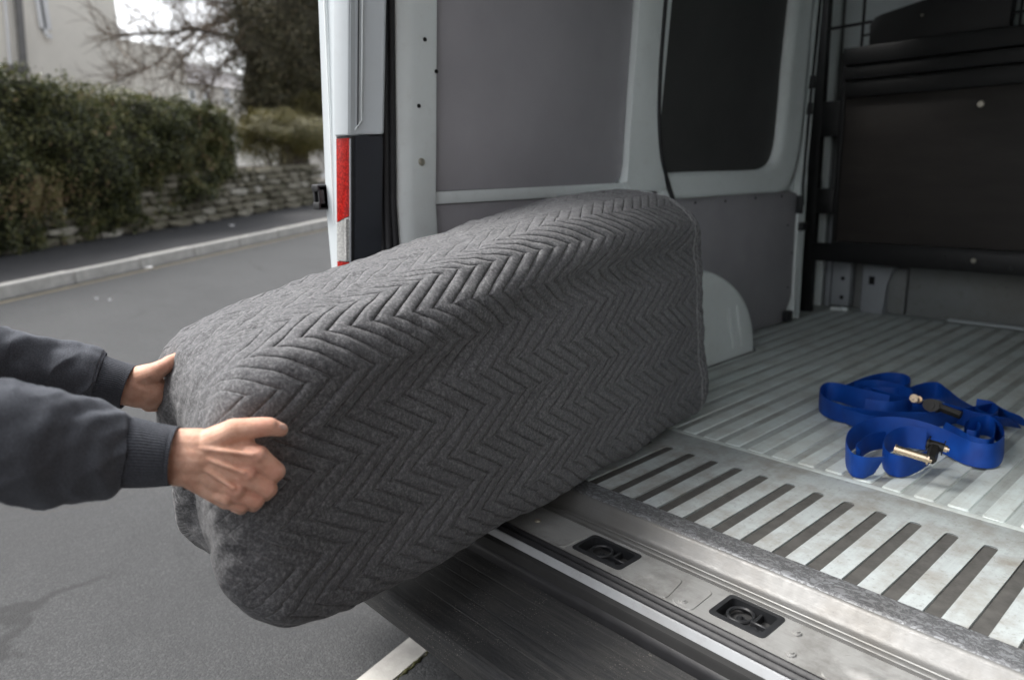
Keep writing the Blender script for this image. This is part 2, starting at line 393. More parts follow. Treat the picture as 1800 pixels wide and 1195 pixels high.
def m_skin():
    m, t, b = new_mat('skin')
    v = coords(t)
    a = N(t, 'ShaderNodeAttribute', _attribute_name='red')
    n1 = noise(t, v, 45, 5, 0.6); n2 = noise(t, v, 330, 4, 0.7); n3 = noise(t, v, 12, 3)
    c = ramp(t, n1, [(0.32, (0.50, 0.265, 0.18)), (0.68, (0.70, 0.44, 0.325))])
    c = mixc(t, mathn(t, 'MULTIPLY', ramp(t, n3, [(0.4, 0.0), (0.7, 1.0)]), 0.25), c, (0.66, 0.35, 0.25))
    c = mixc(t, mathn(t, 'MULTIPLY', a.outputs['Fac'], 0.40), c, (0.66, 0.29, 0.215))
    t.links.new(c, b.inputs['Base Color'])
    b.inputs['Roughness'].default_value = 0.58
    b.inputs['Specular IOR Level'].default_value = 0.35
    b.inputs['Subsurface Weight'].default_value = 0.18
    b.inputs['Subsurface Radius'].default_value = (0.012, 0.004, 0.002)
    b.inputs['Subsurface Scale'].default_value = 0.6
    wr = N(t, 'ShaderNodeTexVoronoi', Scale=260.0); wr.feature = 'DISTANCE_TO_EDGE'; t.links.new(v, wr.inputs['Vector'])
    bp = bump(t, b, ramp(t, wr.outputs['Distance'], [(0.0, 0.0), (0.12, 1.0)]), 0.10, 0.0008)
    bp = bump(t, b, n2, 0.25, 0.0012, bp)
    bump(t, b, noise(t, coords(t, (1, 1.6, 1)), 70, 3), 0.35, 0.003, bp)
    return m
M['skin'] = m_skin()
M['nail'] = m_simple('nail', (0.66, 0.44, 0.36), 0.28, 0, 0.06, 60)

def m_webbing():
    m, t, b = new_mat('blue_webbing')
    a = N(t, 'ShaderNodeAttribute', _attribute_name='quilt')
    sep = N(t, 'ShaderNodeSeparateXYZ'); t.links.new(a.outputs['Vector'], sep.inputs[0])
    across = mathn(t, 'SINE', mathn(t, 'MULTIPLY', sep.outputs[1], 6.2832 * 260))
    along = mathn(t, 'SINE', mathn(t, 'MULTIPLY', sep.outputs[0], 6.2832 * 330))
    n = noise(t, coords(t), 14, 5)
    c = mixc(t, ramp(t, n, [(0.3, 0.0), (0.7, 1.0)]), (0.0015, 0.036, 0.235), (0.003, 0.075, 0.40))
    c = mixc(t, mathn(t, 'MULTIPLY', mathn(t, 'GREATER_THAN', across, 0.2), 0.35), c, (0.004, 0.025, 0.16))
    t.links.new(c, b.inputs['Base Color'])
    b.inputs['Roughness'].default_value = 0.5
    b.inputs['Specular IOR Level'].default_value = 0.3
    bump(t, b, mathn(t, 'ADD', across, mathn(t, 'MULTIPLY', along, 0.6)), 0.35, 0.0006)
    return m
M['webbing'] = m_webbing()
M['ratchet'] = m_simple('black_ratchet_steel', (0.02, 0.019, 0.018), 0.4, 0.4, 0.3, 40)

# ------------------------------------------------------------------ object helpers
def link(o, parent=None):
    COL.objects.link(o)
    if parent is not None:
        o.parent = parent
        if parent.type == 'EMPTY':
            o.matrix_parent_inverse = Matrix.Translation(-Vector(parent.location))
    return o
def tag(o, label=None, cat=None, group=None, kind=None):
    if label: o['label'] = label
    if cat: o['category'] = cat
    if group: o['group'] = group
    if kind: o['kind'] = kind
    return o
def thing(name, label, cat, loc=(0, 0, 0), group=None):
    o = bpy.data.objects.new(name, None); o.location = loc; o.empty_display_size = 0.1
    COL.objects.link(o)
    return tag(o, label, cat, group)
def mesh_obj(name, verts, faces, mat, parent=None, smooth=False, label=None):
    me = bpy.data.meshes.new(name)
    me.from_pydata([tuple(map(float, v)) for v in verts], [], [tuple(map(int, f)) for f in faces])
    bm = bmesh.new(); bm.from_mesh(me); bmesh.ops.recalc_face_normals(bm, faces=bm.faces); bm.to_mesh(me); bm.free()
    if smooth: me.polygons.foreach_set('use_smooth', [True] * len(me.polygons))
    me.materials.append(M[mat] if isinstance(mat, str) else mat)
    o = bpy.data.objects.new(name, me)
    link(o, parent)
    if label: o['label'] = label
    return o
def bm_obj(name, bm, mat, parent=None, smooth=False, label=None, angle=None):
    bmesh.ops.recalc_face_normals(bm, faces=bm.faces)
    me = bpy.data.meshes.new(name); bm.to_mesh(me); bm.free()
    if smooth: me.polygons.foreach_set('use_smooth', [True] * len(me.polygons))
    if angle: me.set_sharp_from_angle(angle=math.radians(angle))
    me.materials.append(M[mat] if isinstance(mat, str) else mat)
    o = bpy.data.objects.new(name, me); link(o, parent)
    if label: o['label'] = label
    return o
def grid_obj(name, P, mat, parent=None, closed_v=False, smooth=True, attrs=None):
    """P: (nu, nv, 3) array -> quads"""
    nu, nv = P.shape[:2]
    idx = np.arange(nu * nv).reshape(nu, nv)
    if closed_v:
        a = idx[:-1]; b = idx[1:]
        q = np.stack([a, np.roll(a, -1, 1), np.roll(b, -1, 1), b], -1).reshape(-1, 4)
    else:
        q = np.stack([idx[:-1, :-1], idx[:-1, 1:], idx[1:, 1:], idx[1:, :-1]], -1).reshape(-1, 4)
    return quads_obj(name, P.reshape(-1, 3), q, mat, parent, smooth, attrs)
def quads_obj(name, V, Q, mat, parent=None, smooth=False, attrs=None):
    me = bpy.data.meshes.new(name)
    k = Q.shape[1]
    me.vertices.add(len(V)); me.vertices.foreach_set('co', np.ascontiguousarray(V, np.float32).ravel())
    me.loops.add(Q.size); me.loops.foreach_set('vertex_index', np.ascontiguousarray(Q, np.int32).ravel())
    me.polygons.add(len(Q)); me.polygons.foreach_set('loop_start', np.arange(0, Q.size, k, dtype=np.int32))
    me.update(calc_edges=True); me.validate()
    if smooth: me.polygons.foreach_set('use_smooth', np.ones(len(me.polygons), bool))
    for an, (typ, data) in (attrs or {}).items():
        at_ = me.attributes.new(an, typ, 'POINT')
        at_.data.foreach_set('vector' if typ == 'FLOAT_VECTOR' else 'value', np.ascontiguousarray(data, np.float32).ravel())
    me.materials.append(M[mat] if isinstance(mat, str) else mat)
    o = bpy.data.objects.new(name, me); link(o, parent)
    return o
def add_box(bm, x0, x1, y0, y1, z0, z1, bev=0.0, seg=2):
    r = bmesh.ops.create_cube(bm, size=1.0)
    vs = r['verts']
    for v in vs:
        v.co = Vector((x0 + (v.co.x + 0.5) * (x1 - x0), y0 + (v.co.y + 0.5) * (y1 - y0), z0 + (v.co.z + 0.5) * (z1 - z0)))
    if bev > 0:
        es = list({e for v in vs for e in v.link_edges})
        bmesh.ops.bevel(bm, geom=es, offset=bev, segments=seg, affect='EDGES', profile=0.5)
def box(name, x0, x1, y0, y1, z0, z1, mat, parent=None, bev=0.003, seg=2, label=None):
    bm = bmesh.new(); add_box(bm, x0, x1, y0, y1, z0, z1, bev, seg)
    return bm_obj(name, bm, mat, parent, bev > 0, label, 40 if bev > 0 else None)
def extrude_x(name, prof, x0, x1, mat, parent=None, closed=True, smooth_angle=35, nx=1, label=None):
    """profile of (y, z) swept along X"""
    n = len(prof); V = []; Fc = []
    for k in range(nx + 1):
        x = x0 + (x1 - x0) * k / nx
        V += [(x, y, z) for y, z in prof]
    m = n if closed else n - 1
    for k in range(nx):
        for i in range(m):
            j = (i + 1) % n
            Fc.append((k * n + i, k * n + j, (k + 1) * n + j, (k + 1) * n + i))
    if closed:
        Fc.append(tuple(range(n))); Fc.append(tuple(nx * n + i for i in range(n)))
    o = mesh_obj(name, V, Fc, mat, parent, True, label)
    o.data.set_sharp_from_angle(angle=math.radians(smooth_angle))
    return o
def round_poly(pts, r, seg=4):
    out = []; n = len(pts)
    for i in range(n):
        p = np.array(pts[i], float); a = np.array(pts[i - 1], float); b = np.array(pts[(i + 1) % n], float)
        rr = r[i] if isinstance(r, (list, tuple)) else r
        if rr <= 0: out.append(tuple(p)); continue
        da = (a - p) / np.linalg.norm(a - p); db = (b - p) / np.linalg.norm(b - p)
        rr = min(rr, 0.49 * np.linalg.norm(a - p), 0.49 * np.linalg.norm(b - p))
        for k in range(seg + 1):
            t_ = k / seg
            out.append(tuple((1 - t_) ** 2 * (p + da * rr) + 2 * t_ * (1 - t_) * p + t_ ** 2 * (p + db * rr)))
    return out
def slab(name, outline, mapf, mat, parent=None, bev=0.0, label=None):
    """outline of 2-D points, mapf(a, b, side) -> 3-D with side 0 (front) / 1 (back)"""
    n = len(outline)
    V = [mapf(a, b, 0) for a, b in outline] + [mapf(a, b, 1) for a, b in outline]
    Fc = [tuple(range(n)), tuple(range(2 * n - 1, n - 1, -1))] + [(i, (i + 1) % n, n + (i + 1) % n, n + i) for i in range(n)]
    bm = bmesh.new()
    vs = [bm.verts.new(tuple(map(float, v))) for v in V]
    fs = [bm.faces.new([vs[i] for i in f]) for f in Fc]
    if bev > 0:
        bmesh.ops.bevel(bm, geom=list(fs[0].edges), offset=bev, segments=2, affect='EDGES', profile=0.5)
    bmesh.ops.triangulate(bm, faces=[f for f in bm.faces if len(f.verts) > 4])
    return bm_obj(name, bm, mat, parent, True, label, 30)
def tube(name, pts, rad, mat, parent=None, n=10, label=None, closed=False):
    bm = bmesh.new(); add_tube(bm, pts, rad, n, closed)
    return bm_obj(name, bm, mat, parent, True, label, 50)
def add_tube(bm, pts, rad, n=10, closed=False):
    pts = [Vector(tuple(map(float, p))) for p in pts]
    m = len(pts); rings = []
    up = Vector((0.13, 0.21, 1)).normalized()
    for i, p in enumerate(pts):
        a = pts[i - 1] if (i > 0 or closed) else p
        b = pts[(i + 1) % m] if (i < m - 1 or closed) else p
        t_ = (b - a).normalized()
        s_ = t_.cross(up)
        if s_.length < 1e-3: s_ = t_.cross(Vector((1, 0, 0)))
        s_.normalize(); u_ = s_.cross(t_)
        r = rad[i] if isinstance(rad, (list, tuple, np.ndarray)) else rad
        rings.append([bm.verts.new(p + s_ * (r * math.cos(2 * math.pi * k / n)) + u_ * (r * math.sin(2 * math.pi * k / n))) for k in range(n)])
    for i in range(m if closed else m - 1):
        A, B = rings[i], rings[(i + 1) % m]
        for k in range(n):
            bm.faces.new((A[k], A[(k + 1) % n], B[(k + 1) % n], B[k]))
    if not closed:
        bm.faces.new(rings[0][::-1]); bm.faces.new(rings[-1])
def disc(bm, c, axis, r, h, n=16, r2=None):
    """short cylinder / cone frustum"""
    c = Vector(tuple(map(float, c))); axis = Vector(tuple(map(float, axis))).normalized()
    add_tube_frustum(bm, c, c + axis * h, r, r if r2 is None else r2, n)
def add_tube_frustum(bm, a, b, ra, rb, n=16):
    add_tube(bm, [a, b], [ra, rb], n)
def spline(pts, m):
    """Catmull-Rom through rows of pts"""
    P = np.array(pts, float)
    P = np.vstack([2 * P[0] - P[1], P, 2 * P[-1] - P[-2]])
    out = []
    n = len(P) - 3
    for k in range(m):
        u = k / (m - 1) * n; i = min(int(u), n - 1); f = u - i
        p0, p1, p2, p3 = P[i:i + 4]
        out.append(0.5 * ((2 * p1) + (-p0 + p2) * f + (2 * p0 - 5 * p1 + 4 * p2 - p3) * f * f + (-p0 + 3 * p1 - 3 * p2 + p3) * f ** 3))
    return np.array(out)
class SumNoise:
    def __init__(self, seed, freq, n=14, dim=3):
        r = np.random.default_rng(seed)
        d = r.normal(size=(n, dim)); d /= np.linalg.norm(d, axis=1)[:, None]
        self.k = d * freq * r.uniform(0.6, 1.5, (n, 1)) * 2 * np.pi
        self.p = r.uniform(0, 2 * np.pi, n); self.n = n
    def __call__(self, P):
        return np.sin(P @ self.k.T + self.p).sum(-1) / math.sqrt(self.n / 2)

# ================================================================== SETTING: ground, road, pavement, kerbs
def ground_sheet():
    xs = np.unique(np.concatenate([np.linspace(-400, -20, 14), np.linspace(-20, -2, 60), np.linspace(-2, 6, 9), np.linspace(6, 400, 12)]))
    ys = np.unique(np.concatenate([np.linspace(-400, -12, 12), np.linspace(-12, 20, 33), np.linspace(20, 500, 16)]))
    X, Y = np.meshgrid(xs, ys, indexing='ij')
    o = grid_obj('road', np.stack([X, Y, g(X)], -1), 'road', None, False, True)
    tag(o, 'grey asphalt road running past the van', kind='structure')
ground_sheet()

def strip(name, n0, n1, dz, mat, s0=-16.0, s1=30.0, thick=None, parent=None):
    ss = np.linspace(s0, s1, 60); nn = np.linspace(n0, n1, 6)
    S, Nn = np.meshgrid(ss, nn, indexing='ij')
    P = K0 + S[..., None] * TS + Nn[..., None] * NS
    Z = g(P[..., 0]) + dz
    return grid_obj(name, np.concatenate([P, Z[..., None]], -1), mat, parent, False, True)
pv = strip('pavement', 0.10, 2.3, 0.125, 'pavement'); tag(pv, 'dark tarmac pavement behind the kerb', kind='structure')
yl = strip('yellow_line', -0.17, -0.10, 0.004, 'line_yellow'); tag(yl, 'worn yellow line painted beside the kerb', kind='structure')
bank = strip('soil_bank', 2.25, 9.0, 0.35, 'soil'); tag(bank, 'bare soil behind the garden wall', kind='structure')

kerb = thing('kerb', 'pale concrete kerb along the far pavement', None, tuple(st(0, 0, 0)))
kerb['kind'] = 'structure'
bm = bmesh.new(); add_box(bm, -0.452, 0.452, 0.0, 0.14, -0.15, 0.132, 0.012, 2)
bmesh.ops.recalc_face_normals(bm, faces=bm.faces)
kme = bpy.data.meshes.new('kerb_stone'); bm.to_mesh(kme); bm.free(); kme.materials.append(M['kerb'])
for i in range(34):
    s = -6 + i * 0.915
    c = st(s, 0.0); z = float(g(c[0])); a = st(s - 0.4, 0); b2 = st(s + 0.4, 0)
    tv = Vector((b2[0] - a[0], b2[1] - a[1], float(g(b2[0]) - g(a[0])))).normalized()
    nv = Vector((NS[0], NS[1], 0)); zv = tv.cross(nv)
    if zv.z < 0: zv = -zv
    nv = zv.cross(tv) if zv.cross(tv).dot(nv) > 0 else -zv.cross(tv)
    o = bpy.data.objects.new('kerb_stone', kme)
    link(o, kerb)
    o.matrix_basis = Matrix(((tv.x, nv.x, zv.x, c[0]), (tv.y, nv.y, zv.y, c[1]), (tv.z, nv.z, zv.z, z + rnd.uniform(-.003, .003)), (0, 0, 0, 1)))

# flush stone edging and apron under the van
def near_edging():
    A = onz(626, 1195, 0)[:2]; B = onz(719.5, 1120, 0)[:2]; C_ = onz(696, 1195, 0)[:2]
    d = (B - A) / np.linalg.norm(B - A); nrm = np.array([d[1], -d[0]])
    wdt = abs((C_ - A) @ nrm)
    if (C_ - A) @ nrm < 0: nrm = -nrm
    e = thing('edging', 'flush pale stone edging in the ground below the step bumper', None, (A[0], A[1], 0)); e['kind'] = 'structure'
    for i in range(-4, 6):
        p0 = A + d * (i * 0.62 - 0.3 + 0.006); p1 = A + d * (i * 0.62 + 0.32 - 0.006)
        q = [p0, p1, p1 + nrm * wdt, p0 + nrm * wdt]
        bm = bmesh.new()
        vs = [bm.verts.new((x, y, 0.006)) for x, y in q] + [bm.verts.new((x, y, -0.06)) for x, y in q]
        top = bm.faces.new(vs[:4]); bm.faces.new(vs[4:][::-1])
        for k in range(4): bm.faces.new((vs[k], vs[(k + 1) % 4], vs[4 + (k + 1) % 4], vs[4 + k]))
        bmesh.ops.bevel(bm, geom=list(top.edges), offset=0.005, segments=2, affect='EDGES')
        bm_obj('edging_stone', bm, 'kerb', e, True, None, 40)
    q = [A - d * 3 + nrm * (wdt + 0.004), A + d * 4 + nrm * (wdt + 0.004), A + d * 4 + nrm * 3.2, A - d * 3 + nrm * 3.2]
    ap = mesh_obj('apron', [(x, y, 0.004) for x, y in q], [(0, 1, 2, 3)], 'apron'); tag(ap, 'darker tarmac beside the stone edging', kind='structure')
    # moss along the joint: a low lumpy ridge
    pts = []; rad = []
    r = random.Random(3)
    for i in range(220):
        p = A + d * (-0.9 + i * 0.012) + nrm * (wdt + 0.002 + r.uniform(-0.004, 0.006))
        pts.append((p[0], p[1], 0.004)); rad.append(0.002 + 0.0042 * max(0, math.sin(i * 0.31) + 0.5 * math.sin(i * 1.3) + r.uniform(-.3, .3)))
    mo = tube('moss', pts, rad, 'moss', None, 7); tag(mo, 'thin line of moss in the joint beside the stone edging', 'moss', kind='stuff')
near_edging()

# a few leaves and scraps lying on the far road and pavement
def scrap(px, py, size, mat, label, cat, lift=0.01):
    r_ = ray(px, py); r_ = r_ / np.linalg.norm(r_[:2])
    tt = np.arange(2, 30, 0.004); P = CAM + tt[:, None] * r_
    k = int(np.argmax(P[:, 2] < g(P[:, 0]) + lift)); c = P[k]
    V = []; n = 9; a0 = rnd.uniform(0, 6)
    for j in range(2):
        for i in range(n):
            a = a0 + 2 * math.pi * i / n; q = size * rnd.uniform(0.55, 1.0)
            V.append((c[0] + q * math.cos(a), c[1] + 1.6 * q * math.sin(a), c[2] + (0.018 if j else 0.0) + rnd.uniform(-.003, .004)))
    Fc = [tuple(range(n)), tuple(range(n, 2 * n))] + [(i, (i + 1) % n, n + (i + 1) % n, n + i) for i in range(n)]
    o = mesh_obj('paper_scrap' if mat == 'upvc' else 'fallen_leaf', V, Fc, mat, None)
    tag(o, label, cat, 'litter on the road')
scrap(262, 472, 0.032, 'upvc', 'crumpled white paper scrap lying beside the kerb', 'litter')
scrap(171, 526, 0.012, 'upvc', 'small white scrap on the road in front of the kerb', 'litter')
scrap(193, 528, 0.009, 'upvc', 'tiny pale scrap beside another scrap on the road', 'litter')
scrap(407, 397, 0.03, 'upvc', 'white scrap lying on the dark pavement by the wall', 'litter', 0.13)

# ================================================================== VAN
van = thing('delivery_van', 'white delivery van with open rear and ribbed grey load floor', 'van', (-1.05, 3.0, 0))
XL, XR = -1.98, -0.14
def wx(z): return XL + 0.1 * max(0.0, z - 1.35)

# --- load floor
fl = box('load_floor', -2.14, -0.10, 1.42, 4.60, 0.50, 0.5545, 'groove', van, 0.0)
PITCH = 0.0825
SLOT0 = -0.409 - 0.016          # centre of a slot
slot_x = [SLOT0 - PITCH * k for k in range(-3, 19)]
slot_x = [x for x in slot_x if -1.96 < x < -0.15]
# comb-shaped tread plate with a slot notch for every grip strip
Y0, Y1, YB = 1.486, 1.868, 1.992
HW = 0.0165
comb = [(-1.975, YB), (-1.975, Y0)]
for x in sorted(slot_x):
    comb.append((x - HW, Y0))
    comb.append((x - HW, Y1 - 0.012))
    for k in range(1, 6):
        a = math.pi - math.pi * k / 6
        comb.append((x + HW * math.cos(a), Y1 - 0.012 + 0.012 * math.sin(a)))
    comb.append((x + HW, Y1 - 0.012))
    comb.append((x + HW, Y0))
comb += [(-0.145, Y0), (-0.145, YB)]
tp = slab('tread_plate', comb, lambda a, b, s: (a, b, F + 0.0005 if s == 0 else 0.555), 'tread', fl, 0.0012)
for x in slot_x:
    bm = bmesh.new(); add_box(bm, x - HW + 0.0008, x + HW - 0.0008, Y0 - 0.002, Y1 - 0.001, 0.553, 0.5568, 0.0006, 1)
    bm_obj('grip_strip', bm, 'slot', fl)
# shallow cross seam behind the treads
extrude_x('cross_seam', [(1.993, 0.553), (1.993, 0.5585), (2.000, 0.5592), (2.012, 0.5585), (2.022, 0.5565), (2.022, 0.553)], -1.975, -0.145, 'rib', fl)
# long pressed ribs running forward
k = 0
xr = SLOT0 - PITCH * 18.5
while xr < -0.17:
    L0 = 2.024 + rnd.uniform(-0.006, 0.012)
    if xr > -1.96:
        bm = bmesh.new()
        hw = 0.0235
        out = round_poly([(xr - hw, L0), (xr + hw, L0), (xr + hw, 4.36), (xr - hw, 4.36)], 0.010, 3)
        vs = [bm.verts.new((a, b, 0.5592)) for a, b in out]
        vb = [bm.verts.new((xr + (a - xr) * 1.13, b + (0.004 if b > 3 else -0.004), 0.5540)) for a, b in out]
        bm.faces.new(vs)
        for i in range(len(out)): bm.faces.new((vs[i], vs[(i + 1) % len(out)], vb[(i + 1) % len(out)], vb[i]))
        bm_obj('floor_rib', bm, 'rib', fl, True, None, 25)
    xr += PITCH

# --- rear sill: worn edge, bright riser, latch plate
sill = extrude_x('sill_edge', [(1.484, 0.553), (1.484, 0.5605), (1.43, 0.5615), (1.418, 0.5605), (1.4115, 0.556), (1.40, 0.50), (1.484, 0.50)], -1.975, -0.12, 'alu_worn', van, nx=30)
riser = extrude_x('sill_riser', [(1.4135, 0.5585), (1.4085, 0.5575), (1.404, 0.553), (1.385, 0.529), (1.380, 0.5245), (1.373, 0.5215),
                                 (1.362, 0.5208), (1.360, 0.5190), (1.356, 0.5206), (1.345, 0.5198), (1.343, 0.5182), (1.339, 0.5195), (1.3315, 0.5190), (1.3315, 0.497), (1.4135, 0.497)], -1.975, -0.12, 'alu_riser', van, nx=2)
# latch plate: outline with pocket openings, made of rails and bridges around two pockets
PK = [(-1.170, -1.020, 1.229, 1.315), (-0.774, -0.650, 1.2335, 1.323)]
ZP = 0.518
plate = bmesh.new()
PX0, PX1, PY0, PY1 = -1.975, -0.12, 1.204, 1.331
xs = [PX0] + [v for p in sorted(PK) for v in p[:2]] + [PX1]
for i in range(0, len(xs), 2):
    add_box(plate, xs[i], xs[i + 1], PY0, PY1, 0.498, ZP)
for p in PK:
    add_box(plate, p[0], p[1], PY0, p[2], 0.498, ZP)
    if p[3] < PY1: add_box(plate, p[0], p[1], p[3], PY1, 0.498, ZP)
bmesh.ops.remove_doubles(plate, verts=plate.verts, dist=1e-5)
lp = bm_obj('latch_plate', plate, 'alu', van)
def raised_pad(name, pts, h=0.0022, r=0.012):
    out = round_poly(pts, r, 4)
    return slab(name, out, lambda a, b, s: (a, b, ZP + h if s == 0 else ZP - 0.004), 'alu', lp, 0.0018)
raised_pad('pressed_pad', [(-1.60, 1.2075), (-1.185, 1.2075), (-1.182, 1.302), (-1.60, 1.302)])
raised_pad('pressed_pad', [(-1.00, 1.2075), (-0.868, 1.2075), (-0.884, 1.296), (-1.00, 1.300)])
raised_pad('pressed_pad', [(-0.855, 1.2075), (-0.803, 1.2075), (-0.808, 1.303), (-0.868, 1.300)])
raised_pad('pressed_pad', [(-0.52, 1.2075), (-0.22, 1.2075), (-0.22, 1.302), (-0.512, 1.302)])
def dimple(name, cx, cy, ax, ay, h):
    n, m = 28, 7
    P = np.zeros((m, n, 3))
    for i in range(m):
        q = i / (m - 1)
        for j in range(n):
            a = 2 * math.pi * j / n
            P[i, j] = (cx + ax * q * math.cos(a), cy + ay * q * math.sin(a), ZP + 0.0021 + h * (0.5 + 0.5 * math.cos(math.pi * q)))
    return grid_obj(name, P, 'alu', lp, True)
dimple('dimple', -0.455, 1.262, 0.052, 0.028, 0.007)
dimple('dimple', -0.945, 1.262, 0.040, 0.030, 0.004)
dimple('dimple', -1.285, 1.262, 0.040, 0.028, 0.003)
for (cx, cy) in ((-1.332, 1.264), (-0.609, 1.295), (-0.585, 1.225), (-0.835, 1.225), (-1.49, 1.27)):
    bm = bmesh.new(); disc(bm, (cx, cy, ZP + 0.001), (0, 0, 1), 0.010, 0.003, 18, 0.009); disc(bm, (cx, cy, ZP + 0.003), (0, 0, 1), 0.0055, 0.004, 12, 0.005)
    bm_obj('rivet', bm, 'bolt' if cx < -1.3 else 'alu', lp, True, None, 40)
for (x0, x1, y0, y1) in PK:
    pk = thing_part = box('latch_pocket', x0 + 0.0005, x1 - 0.0005, y0 + 0.0005, y1 - 0.0005, 0.462, 0.474, 'black', lp, 0.0)
    bm = bmesh.new()
    # rim
    rim_o = round_poly([(x0 - 0.004, y0 - 0.004), (x1 + 0.004, y0 - 0.004), (x1 + 0.004, y1 + 0.004), (x0 - 0.004, y1 + 0.004)], 0.014, 5)
    rim_i = round_poly([(x0 + 0.008, y0 + 0.008), (x1 - 0.008, y0 + 0.008), (x1 - 0.008, y1 - 0.008), (x0 + 0.008, y1 - 0.008)], 0.010, 5)
    n = len(rim_o)
    A = [bm.verts.new((a, b, ZP + 0.0015)) for a, b in rim_o]; A2 = [bm.verts.new((a, b, ZP - 0.006)) for a, b in rim_o]
    B = [bm.verts.new((a, b, ZP + 0.0028)) for a, b in rim_i]; B2 = [bm.verts.new((a, b, 0.47)) for a, b in rim_i]
    for i in range(n):
        j = (i + 1) % n
        bm.faces.new((A[i], A[j], B[j], B[i])); bm.faces.new((A2[i], A2[j], A[j], A[i])); bm.faces.new((B[i], B[j], B2[j], B2[i]))
    bm_obj('pocket_rim', bm, 'black', lp, True, None, 35)
    w_, h_ = x1 - x0, y1 - y0
    # inner post, cross rib and small boss
    cx, cy = x0 + w_ * 0.36, y0 + h_ * 0.58
    bm = bmesh.new()
    ring = [(cx + 0.027 * math.cos(a), cy + 0.027 * math.sin(a), 0.508) for a in np.linspace(0, 2 * math.pi, 25)[:-1]]
    add_tube(bm, ring, 0.004, 6, True)
    disc(bm, (cx, cy, 0.47), (0, 0, 1), 0.012, 0.030, 16, 0.010)
    disc(bm, (cx, cy, 0.50), (0, 0, 1), 0.006, 0.006, 12, 0.004)
    add_box(bm, x0 + w_ * 0.60, x1 - 0.008, y0 + h_ * 0.42, y0 + h_ * 0.50, 0.47, 0.515, 0.002, 1)
    add_box(bm, x0 + w_ * 0.60, x0 + w_ * 0.66, y0 + h_ * 0.50, y1 - 0.008, 0.47, 0.512, 0.002, 1)
    disc(bm, (x0 + w_ * 0.72, y0 + h_ * 0.26, 0.47), (0, 0, 1), 0.009, 0.040, 12)
    add_box(bm, x0 + w_ * 0.40, x1 - 0.008, y0 + 0.008, y0 + h_ * 0.42, 0.47, 0.505, 0.002, 1)
    bm_obj('latch_socket', bm, 'black', lp, True, None, 40)

# --- rubber seal, painted strip, black lip, step bumper (all run across the rear)
extrude_x('rear_seal', [(1.2035, 0.500), (1.2035, 0.5175), (1.200, 0.5205), (1.195, 0.5215), (1.190, 0.519), (1.1875, 0.515), (1.184, 0.5175), (1.179, 0.5185), (1.173, 0.5155), (1.1685, 0.509), (1.1685, 0.495)],
          -2.02, -0.10, 'rubber', van, nx=24)
extrude_x('painted_strip', [(1.1680, 0.49), (1.1680, 0.5105), (1.165, 0.5125), (1.161, 0.5115), (1.1415, 0.4745), (1.1402, 0.470), (1.142, 0.44), (1.168, 0.44)], -2.06, -0.06, 'strip', van, nx=8)
extrude_x('bumper_lip', [(1.1395, 0.43), (1.1400, 0.468), (1.137, 0.4695), (1.130, 0.464), (1.1265, 0.455), (1.1275, 0.43)], -2.06, -0.06, 'rubber', van, nx=12)
prof = [(1.1265, 0.36), (1.1265, 0.437)]
yv = 1.122
while yv > 0.94:
    prof += [(yv, 0.4365 - (1.13 - yv) * 0.055), (yv - 0.0420, 0.4365 - (1.13 - yv + .0420) * 0.055), (yv - 0.0427, 0.4350 - (1.13 - yv + .042) * 0.055), (yv - 0.0455, 0.4350 - (1.13 - yv + .045) * 0.055)]
    yv -= 0.0465
ye = yv
prof += [(0.885, 0.4225), (0.872, 0.4235), (0.862, 0.4215), (0.855, 0.416), (0.851, 0.407), (0.845, 0.365), (0.848, 0.357), (0.86, 0.352), (1.13, 0.352)]
extrude_x('step_bumper', prof, -2.08, -0.04, 'bumper', van, nx=10, smooth_angle=14)
box('underbody', -2.04, -0.08, 1.135, 5.6, 0.30, 0.496, 'underside', van, 0.01)

# --- left wall, inside
def wall_slab(name, outline, off, thick, mat, parent, bev=0.0, label=None):
    return slab(name, outline, lambda a, b, s: (wx(b) + off - s * thick, a, b), mat, parent, bev, label)
sv = []
for (y_, xo, ln_) in ((1.24, -2.075, 0.11), (2.6, -2.10, 0.11), (3.985, -2.235, 0.06), (5.6, -2.235, 0.06)):
    sv += [(xo, y_, 0.34), (xo, y_, 1.35), (xo + ln_, y_, 2.45), (xo + 0.03 + ln_, y_, 2.45), (xo + 0.03, y_, 1.35), (xo + 0.03, y_, 0.34)]
sf = [tuple(range(6)), tuple(range(18, 24))]
for k_ in range(3):
    for i_ in range(6): sf.append((k_ * 6 + i_, k_ * 6 + (i_ + 1) % 6, (k_ + 1) * 6 + (i_ + 1) % 6, (k_ + 1) * 6 + i_))
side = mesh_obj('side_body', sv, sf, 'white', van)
# upper grey lining behind the rear pillar, rounded lower front corner
up = round_poly([(1.452, 1.384), (2.402, 1.376), (2.392, 1.73), (2.385, 2.40), (1.45, 2.40)], [0, 0.06, 0, 0, 0], 5)
wall_slab('wall_lining', up, -0.010, 0.02, 'panel', van, 0.003)
# belt strip and inner skin
wall_slab('belt_strip', [(1.452, 1.3435), (2.62, 1.331), (2.62, 1.376), (2.38, 1.3765), (1.452, 1.3832)], -0.004, 0.03, 'white_in', van, 0.003)
wall_slab('inner_skin', [(1.44, 0.53), (4.0, 0.53), (4.0, 1.349), (1.44, 1.349)], -0.032, 0.02, 'white_in', van)
wall_slab('inner_skin', [(1.44, 1.351), (2.66, 1.351), (2.66, 2.42), (1.44, 2.42)], -0.034, 0.02, 'white_in', van)
wall_slab('lower_lining', [(1.452, 0.57), (2.66, 0.57), (2.66, 1.3295), (1.452, 1.342)], -0.011, 0.016, 'panel_low', van, 0.003)
